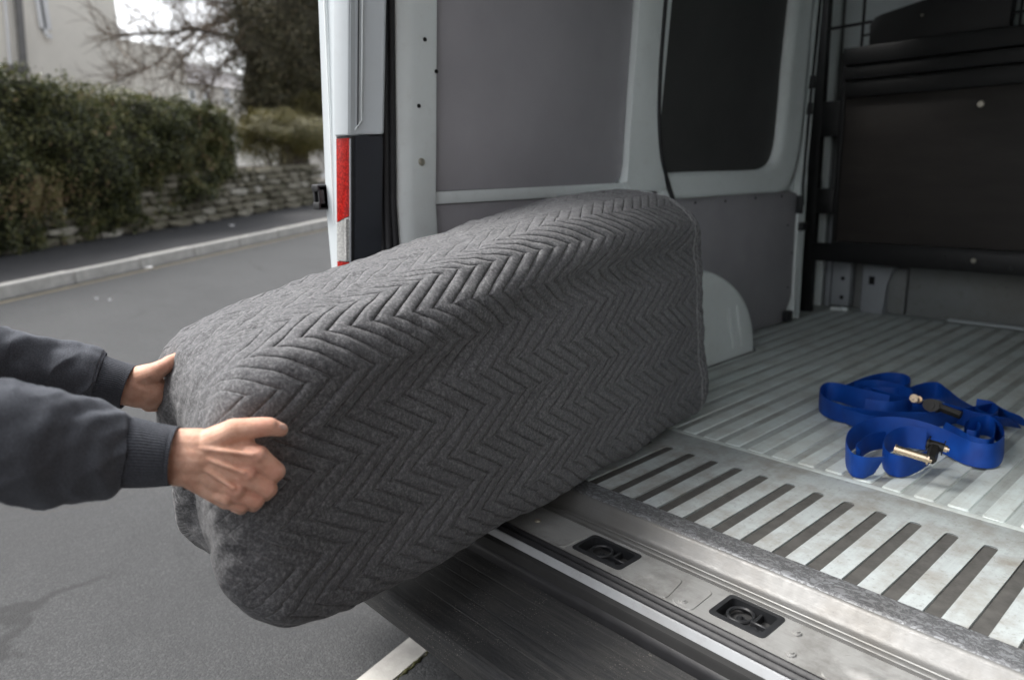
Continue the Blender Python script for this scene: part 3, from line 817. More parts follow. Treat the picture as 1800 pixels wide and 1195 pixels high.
# middle pillar, narrowing upwards, with a swept foot
cp = [(2.395, 1.378), (2.405, 1.46), (2.397, 1.73), (2.391, 2.42), (2.535, 2.42), (2.545, 1.95), (2.556, 1.74), (2.575, 1.60), (2.612, 1.47), (2.685, 1.345), (2.66, 1.333), (2.45, 1.3345)]
wall_slab('middle_pillar', cp, 0.018, 0.05, 'white_in', van, 0.012)
gk = spline([(2.548, 2.42), (2.551, 1.95), (2.563, 1.737), (2.583, 1.605), (2.625, 1.467), (2.702, 1.335), (2.75, 1.25)], 40)
tube('door_seal', [(wx(z) + 0.016, y, z) for y, z in gk], 0.011, 'rubber', van, 10)
# sliding-door window lining with its raised frame
win = [(2.56, 1.405), (3.49, 1.398), (3.585, 1.415), (3.632, 1.46), (3.645, 1.56), (3.60, 1.885), (3.57, 2.42), (2.54, 2.42)]
wall_slab('window_lining', win, -0.040, 0.012, 'window', van)
fr_o = [(2.56, 2.42), (2.58, 1.60), (2.70, 1.300), (3.80, 1.290), (3.84, 1.30), (3.83, 1.60), (3.78, 1.88), (3.72, 2.42)]
# frame as inner/outer ring strips: sill, corner and front upright
inner = spline([(2.62, 1.409), (3.00, 1.406), (3.40, 1.401), (3.53, 1.406), (3.605, 1.44), (3.636, 1.52), (3.630, 1.64), (3.605, 1.885), (3.585, 2.15), (3.572, 2.42)], 46)
mid_ = spline([(2.62, 1.385), (3.00, 1.381), (3.42, 1.374), (3.58, 1.382), (3.66, 1.43), (3.686, 1.52), (3.676, 1.66), (3.650, 1.89), (3.628, 2.15), (3.612, 2.42)], 46)
outer = spline([(2.62, 1.318), (3.00, 1.3125), (3.45, 1.303), (3.66, 1.306), (3.76, 1.36), (3.792, 1.50), (3.782, 1.66), (3.752, 1.89), (3.722, 2.15), (3.70, 2.42)], 46)
outer2 = spline([(2.62, 1.298), (3.00, 1.293), (3.45, 1.287), (3.70, 1.286), (3.80, 1.34), (3.832, 1.50), (3.822, 1.66), (3.792, 1.89), (3.757, 2.15), (3.735, 2.42)], 46)
P = np.zeros((46, 7, 3))
for i in range(46):
    for j, (cv, off) in enumerate(((inner, -0.045), (inner, -0.012), (mid_, 0.004), (mid_ * 0.6 + outer * 0.4, 0.000), (outer, 0.012), (outer2, 0.012), (outer2, -0.03))):
        y, z = cv[i]; P[i, j] = (wx(z) + off, y, z)
wf = grid_obj('window_frame', P, 'white_in', van, False, True)
# lower lining ahead of the pillar, with rivets and the door pillar strip
wall_slab('lower_lining', [(2.665, 0.57), (3.80, 0.566), (3.885, 0.70), (3.888, 1.262), (3.80, 1.283), (2.665, 1.295)], -0.006, 0.016, 'panel_low', van, 0.004)
for (y, z) in ((3.18, 1.262), (3.455, 1.262), (2.93, 1.268), (3.72, 1.258), (3.862, 0.944), (3.838, 0.757), (3.80, 1.10), (3.30, 0.62), (2.80, 1.27)):
    bm = bmesh.new(); disc(bm, (wx(z) - 0.007, y, z), (1, 0, 0), 0.008, 0.004, 12, 0.005); bm_obj('lining_rivet', bm, 'black', van, True, None, 40)
dps = [(3.890, 0.57), (3.945, 0.57), (3.960, 1.35), (3.825, 2.42), (3.74, 2.42), (3.842, 1.72), (3.893, 1.30)]
wall_slab('door_pillar', dps, 0.004, 0.05, 'white_in', van, 0.008)
tube('pillar_groove', [(wx(z) + 0.006, y, z) for y, z in ((3.79, 2.42), (3.868, 1.72), (3.915, 1.32), (3.93, 1.2))], 0.008, 'hole', van, 8)
for (y, z, hy, hz) in ((3.885, 1.206, 0.012, 0.048), (3.93, 1.085, 0.034, 0.022), (3.842, 1.83, 0.010, 0.032), (3.858, 1.70, 0.010, 0.030), (3.82, 0.60, 0.03, 0.028)):
    box('door_clip', wx(z) - 0.004, wx(z) + 0.028, y - hy, y + hy, z - hz, z + hz, 'black', van, 0.004)
# recess beside the bulkhead
box('bulkhead_recess', -2.20, -2.172, 3.99, 4.62, 0.50, 2.42, 'white_in', van, 0.0)
box('recess_return', -2.172, -1.99, 3.986, 4.0, 0.50, 1.36, 'white_in', van, 0.0)

# --- wheel arch: pressed dome against the wall
def wheel_arch():
    na, nb = 40, 20
    yc, ry, rz = 2.52, 0.665, 0.475
    P = np.zeros((na, nb, 3))
    for i in range(na):
        th = math.pi * i / (na - 1)
        c, s = math.cos(th), math.sin(th)
        e = 2 / 2.1
        dy = ry * math.copysign(abs(c) ** e, c); dz = rz * abs(s) ** e
        for j in range(nb):
            q = j / (nb - 1)
            # q 0: at the wall, 0.55: outer roundover, 1: centre of the flat inner face
            if q < 0.5:
                x = -2.0 + 0.19 * (q / 0.5); k_ = 1.0 - 0.03 * (q / 0.5) ** 2
            elif q < 0.7:
                a = (q - 0.5) / 0.2 * math.pi / 2; x = -1.81 + 0.03 * math.sin(a); k_ = 0.97 - 0.06 * (1 - math.cos(a))
            else:
                x = -1.78; k_ = 0.91 * (1 - (q - 0.7) / 0.3)
            P[i, j] = (x, yc + dy * k_, 0.556 + dz * k_)
    o = grid_obj('wheel_arch', P, 'white_in', van, False, True)
    # pressed creases
    for dy in (0.43, 0.50):
        pts = [(-1.778 + 0.004, yc + dy - 0.05 * t_, 0.61 + 0.2 * t_ * (1.0 if dy < .55 else 0.7)) for t_ in np.linspace(0, 1, 8)]
        tube('arch_crease', pts, [0.002, 0.005, 0.007, 0.007, 0.007, 0.006, 0.004, 0.002], 'white_in', o, 8)
    tube('arch_joint', [(-1.777, 1.95, 0.5585), (-1.777, 2.6, 0.5585), (-1.777, 3.15, 0.5585), (-1.80, 3.186, 0.5585), (-1.96, 3.192, 0.5585)], 0.004, 'hole', o, 6)
wheel_arch()

# --- rear corner: jamb, seals, black trim, tail light, outer corner, open door
def lean(name, poly, mat, lean_k=0.1, z0=0.45, z1=2.42, parent=van, zbend=1.35, bev=0.0, label=None, z_cut=None):
    """upright prism on an (x, y) outline that leans inwards above the belt line"""
    zs = [z0] + ([zbend] if z0 < zbend < z1 else []) + [z1]
    V = []; n = len(poly)
    for z in zs:
        sh = lean_k * max(0, z - zbend) if lean_k <= 0.11 else lean_k * (z - zbend)
        V += [(x + sh, y, z) for x, y in poly]
    Fc = [tuple(range(n)), tuple(range((len(zs) - 1) * n, len(zs) * n))]
    for k_ in range(len(zs) - 1):
        for i in range(n):
            j = (i + 1) % n
            Fc.append((k_ * n + i, k_ * n + j, (k_ + 1) * n + j, (k_ + 1) * n + i))
    o = mesh_obj(name, V, Fc, mat, parent, True, label)
    o.data.set_sharp_from_angle(angle=math.radians(28))
    return o
jamb = lean('rear_pillar', round_poly([(-2.03, 1.452), (-1.972, 1.452), (-1.966, 1.345), (-1.982, 1.302), (-2.03, 1.30)], [0, .006, .03, .02, 0], 5), 'white_in')
for (y, z, big) in ((1.402, 1.835, 0), (1.447, 1.748, 0), (1.379, 1.645, 0), (1.389, 1.479, 1)):
    sh = 0.1 * max(0, z - 1.35)
    bm = bmesh.new()
    x_ = -1.9665 + sh + (y - 1.40) * -0.05
    if big:
        disc(bm, (x_, y, z), (1, 0, 0.1), 0.012, 0.004, 18, 0.0105); disc(bm, (x_ + 0.003, y, z), (1, 0, 0.1), 0.007, 0.004, 6)
        bm_obj('pillar_bolt', bm, 'bolt', van, True, None, 35)
    else:
        disc(bm, (x_ - 0.002, y, z), (1, 0, 0.1), 0.0062, 0.0032, 14); bm_obj('pillar_hole', bm, 'hole', van)
for (x_, y, r) in ((-1.984, 1.293, 0.012), (-1.990, 1.272, 0.013), (-2.000, 1.254, 0.011)):
    pts = [(x_ + 0.1 * max(0, z - 1.35), y, z) for z in (0.5, 0.9, 1.2, 1.35, 1.6, 1.9, 2.42)]
    tube('door_opening_seal', pts, r, 'rubber', van, 12)
lean('seal_channel', [(-2.05, 1.305), (-1.995, 1.303), (-2.006, 1.25), (-2.06, 1.25)], 'rubber')
# corner panel under the break at z 1.56: black trim; above it: painted panel with flange
OX = -2.076                                   # outer corner at the belt line (leans 0.17 per metre)
TZ = 1.562
def corner_lean(name, poly, mat, z0, z1, kk=0.165, bev=0.0):
    V = []; n = len(poly)
    for z in (z0, z1):
        V += [(x + kk * (z - 1.35), y, z) for x, y in poly]
    Fc = [tuple(range(n)), tuple(range(n, 2 * n))] + [(i, (i + 1) % n, n + (i + 1) % n, n + i) for i in range(n)]
    bm = bmesh.new()
    vs = [bm.verts.new(v) for v in V]
    for f in Fc: bm.faces.new([vs[i] for i in f])
    if bev: bmesh.ops.bevel(bm, geom=list(bm.edges), offset=bev, segments=2, affect='EDGES')
    return bm_obj(name, bm, mat, van, True, None, 30)
corner_lean('corner_trim', [(-2.001, 1.166), (-1.972, 1.246), (-1.99, 1.258), (-2.07, 1.258), (-2.07, 1.18), (-2.02, 1.172)], 'trim', 0.45, TZ - 0.004, 0.15, 0.003)
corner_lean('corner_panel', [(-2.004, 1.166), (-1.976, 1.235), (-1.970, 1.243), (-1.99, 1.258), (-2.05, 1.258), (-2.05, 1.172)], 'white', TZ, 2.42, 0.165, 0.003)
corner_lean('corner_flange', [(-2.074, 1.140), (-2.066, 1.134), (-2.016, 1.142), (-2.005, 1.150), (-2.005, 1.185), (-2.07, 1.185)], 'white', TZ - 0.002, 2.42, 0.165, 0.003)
pts = [(-1.993 + 0.165 * (z - 1.35), 1.183, z) for z in (2.42, 2.2, 2.0, 1.8, 1.64, 1.60)] + [(-2.001 + 0.165 * 0.225, 1.166, 1.575)]
tube('corner_sealant', pts, 0.0022, 'white_in', van, 6)
pts = [(-1.998 + 0.165 * (z - 1.35), 1.1735, z) for z in (2.42, 2.2, 2.0, 1.8, 1.62, 1.58)]
tube('corner_seam', pts, 0.0018, 'black', van, 6)
# tail light in three lenses
tl = thing_part = corner_lean('tail_light', [(-2.070, 1.150), (-2.064, 1.146), (-2.016, 1.151), (-2.006, 1.160), (-2.006, 1.19), (-2.07, 1.19)], 'black', 0.98, TZ - 0.006, 0.155)
def lens(name, z0, z1, mat, slope=0.0):
    poly = [(-2.0715, 1.147), (-2.066, 1.142), (-2.020, 1.146), (-2.010, 1.154), (-2.010, 1.165), (-2.0715, 1.165)]
    n = len(poly); V = []
    for z in (z0, z1):
        for (x, y) in poly:
            zz = z + (slope * (x + 2.0715) / 0.061 if ((z == z1 and mat == 'lens_clear') or (z == z0 and mat == 'lens_red' and slope)) else 0)
            V.append((x + 0.155 * (zz - 1.35), y, zz))
    Fc = [tuple(range(n)), tuple(range(n, 2 * n))] + [(i, (i + 1) % n, n + (i + 1) % n, n + i) for i in range(n)]
    o = mesh_obj(name, V, Fc, mat, tl, True); o.data.set_sharp_from_angle(angle=math.radians(35))
    return o
lens('red_lens', 1.303, TZ - 0.010, 'lens_red', 0.022)
lens('clear_lens', 1.186, 1.300, 'lens_clear', 0.022)
lens('red_lens', 1.00, 1.183, 'lens_red')
tube('lens_edge', [(-2.0075 + 0.155 * (z - 1.35), 1.156, z) for z in (1.0, 1.2, 1.4, 1.55)], 0.0028, 'grey_steel', tl, 8)
for z in np.arange(1.192, 1.318, 0.0058):
    bm = bmesh.new(); add_box(bm, -2.022 + 0.155 * (z - 1.35), -2.0125 + 0.155 * (z - 1.35), 1.1435, 1.1535, z, z + 0.003, 0.0006, 1)
    bm_obj('lens_bar', bm, 'lens_clear', tl)
bm = bmesh.new(); disc(bm, (-1.997 + 0.15 * 0.13, 1.2135, 1.485), (0.55, -0.8, 0), 0.006, 0.003, 12, 0.005); bm_obj('trim_plug', bm, 'black', van, True, None, 40)
# left rear door folded right back along the side
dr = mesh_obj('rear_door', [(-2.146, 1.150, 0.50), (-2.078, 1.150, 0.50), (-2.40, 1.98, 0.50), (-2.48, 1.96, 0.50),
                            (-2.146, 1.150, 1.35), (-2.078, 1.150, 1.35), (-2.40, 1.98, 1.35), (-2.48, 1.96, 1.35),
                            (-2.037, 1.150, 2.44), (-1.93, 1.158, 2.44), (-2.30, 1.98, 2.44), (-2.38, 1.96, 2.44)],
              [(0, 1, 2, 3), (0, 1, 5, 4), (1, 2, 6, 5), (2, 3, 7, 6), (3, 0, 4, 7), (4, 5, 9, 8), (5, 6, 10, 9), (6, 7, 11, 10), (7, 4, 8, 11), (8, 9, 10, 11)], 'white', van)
tube('door_fold', [(-2.098 + 0.09 * (z - 1.35), 1.148, z) for z in (1.3, 1.5, 1.8, 2.1, 2.42)], [0.0008, 0.0015, 0.003, 0.004, 0.005], 'white_in', dr, 6)
# black hinge cover sticking out of the door edge
bm = bmesh.new()
hx0, hx1 = -2.176, -2.134
add_box(bm, hx0, hx1, 1.118, 1.160, 1.398, 1.420, 0.005)
add_box(bm, hx0, hx1, 1.118, 1.160, 1.342, 1.366, 0.005)
add_box(bm, hx0, hx0 + 0.012, 1.122, 1.160, 1.345, 1.417, 0.004)
add_box(bm, hx1 - 0.009, hx1, 1.122, 1.160, 1.345, 1.417, 0.003)
add_box(bm, hx0 + 0.006, hx1, 1.138, 1.160, 1.35, 1.412, 0.002)
bm_obj('hinge_cover', bm, 'black', dr, True, None, 40)

# --- bulkhead: black ladder frame, board, cross rail, light cab structure behind
KB = 0.95
def fx(X): return X * KB
def fz(Z): return 1.46 + (Z - 1.46) * KB
YF = 4.20
box('bulkhead_post', fx(-2.204), fx(-2.135), YF, YF + 0.05, F - 0.004, 2.40, 'frame', van, 0.004)
box('bulkhead_rail', fx(-2.146) + 0.001, -0.16, YF - 0.004, YF + 0.035, fz(0.833), fz(0.942), 'frame', van, 0.006)
extrude_x('rail_lip', [(YF - 0.010, fz(0.942)), (YF - 0.010, fz(0.952)), (YF + 0.004, fz(0.955)), (YF + 0.004, fz(0.943))], -1.92, -0.16, 'frame', van)
box('bulkhead_board', fx(-2.004), -0.16, YF + 0.010, YF + 0.03, fz(0.958), fz(1.80), 'ply', van, 0.003)
box('board_edge', fx(-2.03), fx(-2.004) - 0.001, YF, YF + 0.034, fz(0.945), fz(2.05), 'frame', van, 0.004)
for k_, (za, zb, dy) in enumerate(((1.775, 1.868, -0.02), (1.872, 1.945, -0.035), (1.949, 2.043, -0.05))):
    box('bulkhead_slat', fx(-2.004) + 0.001, -0.16, YF + dy, YF + 0.034 , fz(za), fz(zb), 'frame', van, 0.008)
for (za, zb) in ((1.568, 1.768), (1.117, 1.268)):
    box('bulkhead_bracket', fx(-2.146) + 0.001, fx(-2.03) - 0.001, YF + 0.002, YF + 0.03, fz(za), fz(zb), 'frame', van, 0.006)
hb = round_poly([(fx(-1.89), fz(2.044)), (fx(-1.89), fz(2.175)), (fx(-1.84), fz(2.197)), (fx(-1.56), fz(2.245)), (fx(-1.40), fz(2.36)), (fx(-1.205), fz(2.36)), (fx(-1.215), fz(2.044))], [0, .03, .05, .06, .05, 0, 0], 5)
slab('bulkhead_hood', hb, lambda a, b, s: (a, YF - 0.01 + 0.06 * s, b), 'frame', van, 0.008)
hb = [(fx(-0.95), fz(2.044)), (fx(-0.95), 2.42), (-0.2, 2.42), (-0.2, fz(2.044))]
slab('bulkhead_hood', hb, lambda a, b, s: (a, YF - 0.01 + 0.06 * s, b), 'frame', van, 0.008)
tube('bulkhead_rod', [(fx(-2.15), YF + 0.01, fz(2.168)), (fx(-1.89), YF + 0.01, fz(2.172))], 0.008, 'frame', van)
tube('bulkhead_rod', [(fx(-1.937), YF + 0.012, fz(2.044)), (fx(-1.937), YF + 0.012, 2.42)], 0.008, 'frame', van)
tube('bulkhead_rod', [(fx(-1.21), YF + 0.012, fz(2.11)), (fx(-0.95), YF + 0.012, fz(2.11))], 0.007, 'frame', van)
tube('bulkhead_rod', [(fx(-1.178), YF + 0.012, fz(2.044)), (fx(-1.178), YF + 0.012, 2.42)], 0.006, 'frame', van)
tube('bulkhead_rod', [(fx(-1.937), YF + 0.01, fz(2.105)), (fx(-1.89), YF + 0.01, fz(2.108))], 0.006, 'frame', van)
for (X_, Z_, r) in ((-1.307, 1.692, 0.017), (-1.255, 0.896, 0.014), (-1.62, 2.16, 0.008), (-1.93, 1.79, 0.008), (-1.40, 0.905, 0.009), (-1.08, 0.87, 0.010)):
    bm = bmesh.new(); yy = YF - 0.006 if Z_ < 0.95 else (YF + 0.009 if Z_ < 1.77 else YF - 0.012)
    disc(bm, (fx(X_), yy, fz(Z_)), (0, -1, 0), r, 0.006, 16, r * 0.8); bm_obj('bulkhead_bolt', bm, 'bolt' if r > .011 or Z_ > 1.7 else 'black', van, True, None, 40)
box('cab_column', -2.155, -2.070, 4.42, 4.46, F - 0.004, 2.41, 'white_in', van, 0.004)
box('cab_column', -2.052, -2.018, 4.43, 4.47, F - 0.004, fz(1.13), 'grey_steel', van, 0.004)
box('cab_rear_wall', -2.17, -0.15, 4.50, 4.53, 0.50, 2.41, 'low_wall', van, 0.0)
box('pale_cab_panel', -2.06, -0.15, 4.47, 4.499, fz(2.06), 2.40, 'white_in', van, 0.006)  # pale panel standing in for daylight seen through the cab windows
b1 = box('seat_foot', -1.997, -1.889, 4.40, 4.47, 0.575, 0.835, 'grey_steel', van, 0.006)
for z_ in (0.742, 0.628):
    bm = bmesh.new(); disc(bm, (-1.93, 4.3985, z_), (0, -1, 0), 0.012, 0.003, 10); bm_obj('foot_hole', bm, 'hole', b1)
ft = [(-1.815, 0.552), (-1.683, 0.552), (-1.683, 0.725), (-1.640, 0.83), (-1.815, 0.83)]
b2_ = slab('seat_foot', ft, lambda a, b, s: (a, 4.395 + 0.08 * s, b), 'grey_steel', van, 0.006)
box('foot_hole', -1.776, -1.744, 4.392, 4.3945, 0.722, 0.770, 'hole', b2_, 0.0)
box('foot_gusset', -1.6815, -1.585, 4.43, 4.475, 0.557, 0.82, 'low_wall', van, 0.006)
box('cab_lower_wall', -1.580, -0.16, 4.455, 4.485, 0.556, fz(0.85), 'low_wall', van, 0.004)
box('floor_trim', -1.345, -0.2, 4.395, 4.43, 0.558, 0.571, 'white', van, 0.004)
for (x_, y_, s_) in ((-1.93, 4.33, 0.03), (-1.89, 4.35, 0.024)):
    box('floor_bracket', x_ - s_, x_ + s_, y_ - 0.012, y_ + 0.012, 0.558, 0.58, 'white_in', van, 0.005)

# --- what closes the van outside the picture: roof, right side, cab, right door, wheels
box('roof', -1.97, -0.15, 1.24, 3.9, 2.425, 2.47, 'white_in', van, 0.01)
box('cab_roof', -2.20, -0.15, 3.901, 5.6, 2.425, 2.47, 'white_in', van, 0.01)
box('roof_bow', -1.90, -0.2, 2.55, 2.63, 2.39, 2.424, 'white_in', van, 0.006)
mesh_obj('side_body', [(-0.055, 1.24, 0.34), (-0.055, 5.6, 0.34), (-0.055, 5.6, 1.35), (-0.055, 1.24, 1.35), (-0.16, 1.24, 2.46), (-0.16, 5.6, 2.46),
                            (-0.13, 1.24, 0.34), (-0.13, 5.6, 0.34), (-0.13, 5.6, 1.35), (-0.13, 1.24, 1.35), (-0.225, 1.24, 2.43), (-0.225, 5.6, 2.43)],
         [(0, 1, 2, 3), (3, 2, 5, 4), (6, 7, 8, 9), (9, 8, 11, 10), (0, 1, 7, 6), (4, 5, 11, 10), (0, 3, 9, 6), (3, 4, 10, 9), (1, 2, 8, 7), (2, 5, 11, 8)], 'white', van)
slab('wall_lining', [(1.46, 0.60), (4.1, 0.60), (4.1, 1.33), (1.46, 1.33)], lambda a, b, s: (-0.1305 - 0.012 * (1 - s), a, b), 'white_in', van)
slab('wall_lining', [(1.46, 1.40), (4.1, 1.40), (4.1, 2.36), (1.46, 2.36)], lambda a, b, s: (-0.1335 - 0.088 * (b - 1.35) - 0.012 * (1 - s), a, b), 'white_in', van)
box('cab', -2.06, -0.08, 4.62, 5.62, 0.45, 2.40, 'white', van, 0.05)
mesh_obj('rear_door', [(-0.03, 1.16, 0.52), (0.03, 1.15, 0.52), (0.30, 1.95, 0.52), (0.24, 1.97, 0.52), (-0.10, 1.16, 2.42), (-0.04, 1.15, 2.42), (0.23, 1.95, 2.42), (0.17, 1.97, 2.42)],
         [(0, 1, 2, 3), (4, 5, 6, 7), (0, 1, 5, 4), (1, 2, 6, 5), (2, 3, 7, 6), (3, 0, 4, 7)], 'white', van)
def wheel(x, y):
    bm = bmesh.new(); n = 36
    prof = [(0.20, -0.10), (0.32, -0.11), (0.345, -0.08), (0.35, 0), (0.345, 0.08), (0.32, 0.11), (0.20, 0.10)]
    rings = [[bm.verts.new((x + h, y + r * math.cos(2 * math.pi * k / n), 0.35 + r * math.sin(2 * math.pi * k / n))) for r, h in prof] for k in range(n)]
    for k in range(n):
        A, B = rings[k], rings[(k + 1) % n]
        for i in range(len(prof)): bm.faces.new((A[i], A[(i + 1) % len(prof)], B[(i + 1) % len(prof)], B[i]))
    ty = bm_obj('wheel', bm, 'rubber', van, True)
    bm = bmesh.new(); disc(bm, (x - 0.08, y, 0.35), (1, 0, 0), 0.205, 0.16, 32); disc(bm, (x - 0.1, y, 0.35), (1, 0, 0), 0.08, 0.2, 20)
    bm_obj('rim', bm, 'grey_steel', ty, True, None, 40)
for x_ in (-1.92, -0.20):
    for y_ in (2.52, 5.1): wheel(x_, y_)

# ================================================================== WRAPPED FURNITURE
BO = np.array([-1.170, 0.385]); ES = np.array([-0.1299, 0.9915]); EW = np.array([-0.9915, -0.1299])
BL = 1.80
def bzt(s): return np.interp(s, [0, .055, .217, .46, .71, 1.08, 1.43, 1.66, 1.775], [1.095, 1.12, 1.168, 1.207, 1.249, 1.305, 1.341, 1.347, 1.338])
def bzb(s): return 0.5635 + 0.108 * np.clip(1 - s / 0.36, 0, 1) ** 2 + 0.05 * np.clip((s - (BL - 0.13)) / 0.13, 0, 1) ** 2
def bW(s): return np.interp(s, [0, 0.4, 1.775], [0.50, 0.475, 0.46])
def brT(s): return np.interp(s, [0, 0.3, 0.9, 1.775], [0.085, 0.085, 0.105, 0.115])
def wrapped():
    root = thing('wrapped_furniture', 'large piece of furniture wrapped in grey quilted blanket, tipped on the van sill', 'furniture', (BO[0] + ES[0] * .9, BO[1] + ES[1] * .9, 0.56))
    step = 0.0042
    rc0, rc1 = 0.13, 0.05
    rings = []
    for q in np.linspace(0.215, rc0, 20)[:-1]: rings.append((0.0, q, -(q - rc0) - rc0 * .57))
    for th in np.linspace(0, math.pi / 2, 44)[:-1]: rings.append((rc0 * (1 - math.cos(th)), rc0 * (1 - math.sin(th)), rc0 * (-.57 + 1.57 * th / (math.pi / 2))))
    for s in np.arange(rc0, BL - rc1, step): rings.append((s, 0.0, s))
    for th in np.linspace(0, math.pi / 2, 26): rings.append((BL - rc1 + rc1 * math.sin(th), rc1 * (1 - math.cos(th)), BL - rc1 + rc1 * th))
    for q in np.linspace(rc1, 0.205, 16)[1:]: rings.append((BL, q, BL + rc1 * .57 + q - rc1))
    segn = [150, 34, 100, 14, 40, 12, 40, 22]
    nv = sum(segn)
    P = np.zeros((len(rings), nv, 3)); UV = np.zeros((len(rings), nv, 3)); L2 = np.zeros((len(rings), nv, 2))
    for i, (s, ins, u) in enumerate(rings):
        w0, w1 = ins, float(bW(s)) - ins; z0, z1 = float(bzb(s)) + ins, float(bzt(s)) - ins
        rt = max(float(brT(s)) - ins, 0.02); rb = max(0.075 - ins, 0.018); rbk = max(0.06 - ins, 0.018)
        rt = min(rt, 0.48 * (w1 - w0), 0.48 * (z1 - z0)); rb = min(rb, rt); rbk = min(rbk, rt)
        crown = 0.012
        def lin(a, b, n): return [(a[0] + (b[0] - a[0]) * k / n, a[1] + (b[1] - a[1]) * k / n) for k in range(n)]
        def arc(cx, cz, r, a0, a1, n): return [(cx + r * math.cos(a0 + (a1 - a0) * k / n), cz + r * math.sin(a0 + (a1 - a0) * k / n)) for k in range(n)]
        pi = math.pi
        pr = lin((w0, z0 + rb), (w0, z1 - rt), segn[0]) + arc(w0 + rt, z1 - rt, rt, pi, pi / 2, segn[1]) + lin((w0 + rt, z1), (w1 - rbk, z1), segn[2]) \
            + arc(w1 - rbk, z1 - rbk, rbk, pi / 2, 0, segn[3]) + lin((w1, z1 - rbk), (w1, z0 + rbk), segn[4]) + arc(w1 - rbk, z0 + rbk, rbk, 0, -pi / 2, segn[5]) \
            + lin((w1 - rbk, z0), (w0 + rb, z0), segn[6]) + arc(w0 + rb, z0 + rb, rb, -pi / 2, -pi, segn[7])
        pr = np.array(pr)
        top = np.clip((pr[:, 1] - (z1 - 0.03)) / 0.03, 0, 1)
        pr[:, 1] += crown * top * np.sin(np.clip((pr[:, 0] - w0) / (w1 - w0), 0, 1) * pi)
        dl = np.r_[0, np.cumsum(np.linalg.norm(np.diff(pr, axis=0), axis=1))]
        nF = segn[0] + segn[1] + segn[2]
        v = dl + (z0 + rb)                                       # on the front face v is simply the height
        P[i, :, 0] = BO[0] + ES[0] * s + EW[0] * pr[:, 0]; P[i, :, 1] = BO[1] + ES[1] * s + EW[1] * pr[:, 0]; P[i, :, 2] = pr[:, 1]
        # bottom roundover keeps counting downwards
        v[-segn[7]:] = (z0 + rb) - (dl[-1] - dl[-segn[7]:])
        UV[i, :, 0] = u; UV[i, :, 1] = v; L2[i] = pr
    # normals
    du = np.gradient(P, axis=0); dv = (np.roll(P, -1, 1) - np.roll(P, 1, 1)) / 2
    Nn = np.cross(dv, du); Nn /= np.linalg.norm(Nn, axis=2)[..., None] + 1e-9
    cen = P.mean(axis=(0, 1))
    if ((P - cen) * Nn).sum() < 0: Nn = -Nn
    S = UV[..., 0]; V = UV[..., 1]; Wd = L2[..., 0]; Z = P[..., 2]
    front = np.clip(1 - Wd / 0.06, 0, 1) * (S > -0.02)
    Q = np.stack([S, V, np.zeros_like(S)], -1)
    n1, n2, n3 = SumNoise(3, 2.2), SumNoise(5, 7.0), SumNoise(8, 18.0)
    Pn = P.copy()
    h = 0.0042 * n1(Pn) + 0.0016 * n2(Pn * np.array([1, 0.55, 1.3])) + 0.0009 * n3(Pn)
    zt = bzt(np.clip(S, 0, BL))
    # slack fold under the upper front edge, deeper towards the van
    dent = np.exp(-((Z - (zt - 0.165 - 0.02 * np.sin(S * 5))) / 0.045) ** 2)
    h -= front * dent * (0.006 + 0.024 * np.clip((S - 0.3) / 0.9, 0, 1)) * np.clip((BL - 0.03 - S) / 0.22, 0, 1)
    bul = np.exp(-((Z - (zt - 0.085)) / 0.05) ** 2) * np.clip(1 - Wd / 0.12, 0, 1)
    h += bul * 0.008 * np.clip(S / 0.6, 0, 1)
    # short diagonal pulls under the edge
    pull = np.sin((S * 9 + (zt - Z) * 26) * 2.2 + 1.5 * n1(Pn * 1.5)) * np.exp(-((Z - (zt - 0.15)) / 0.06) ** 2)
    h += front * pull * 0.0045
    # belly of the hanging end, hollow between its two corners
    endf = np.clip(1 - S / 0.10, 0, 1)
    h -= endf * 0.047 * np.exp(-((Wd - 0.30 - 0.04 * np.sin(Z * 9)) / 0.075) ** 2) * np.clip((1.08 - Z) / 0.2, 0, 1)
    h += endf * 0.007 * np.sin(Wd * 34 + Z * 6 + 0.6) * np.clip((1.0 - Z) / 0.3, 0.2, 1)
    # gathers where the two hands grip
    def grip(c, r, d):
        dd = np.linalg.norm(P - np.array(c), axis=-1); return d * np.exp(-(dd / r) ** 2)
    h -= grip(at(455, 815, 1.27), 0.05, 0.012)
    h -= grip(at(300, 660, 1.53), 0.05, 0.015)
    # stitched quilting
    tri = np.abs(np.mod(V / QP, 1.0) * 2 - 1)
    u = (S + QA * tri) / QS
    d = np.abs(np.mod(u, 1.0) - 0.5)
    puff = 1 - np.exp(-(d / 0.11) ** 2)
    amp = np.clip(1.0 - np.clip((Wd - 0.05) / 0.10, 0, 1) * 0.75, 0, 1) * np.clip((S - 0.02) / 0.14, 0.12, 1)
    amp = np.where(Wd > 0.40, 0.5, amp)
    h += amp * (0.0022 * puff + 0.0006 * np.cos(d * 2 * np.pi + np.pi) - 0.002)
    h += 0.0012 * np.clip(1 - amp, 0, 1) * SumNoise(17, 26.0)(Pn * np.array([1.0, 0.4, 1.0]))
    P2 = P + Nn * h[..., None]
    P2[..., :2] += ES * (0.105 * np.clip(Wd / 0.48, 0, 1) * np.clip(1 - np.maximum(S, 0) / 0.5, 0, 1) ** 1.2)[..., None]
    P2[..., :2] += ES * ((0.028 - 0.075 * np.clip((Z - 0.70) / 0.63, -0.2, 1)) * np.clip((S - 1.15) / 0.6, 0, 1) + 0.016 * np.exp(-((Z - 0.70) / 0.09) ** 2) * np.clip((S - 1.5) / 0.25, 0, 1))[..., None]
    # keep the underside on the sill and floor
    P2[..., 2] = np.maximum(P2[..., 2], 0.5632)
    nu = len(rings)
    idx = np.arange(nu * nv).reshape(nu, nv)
    a = idx[:-1]; b = idx[1:]
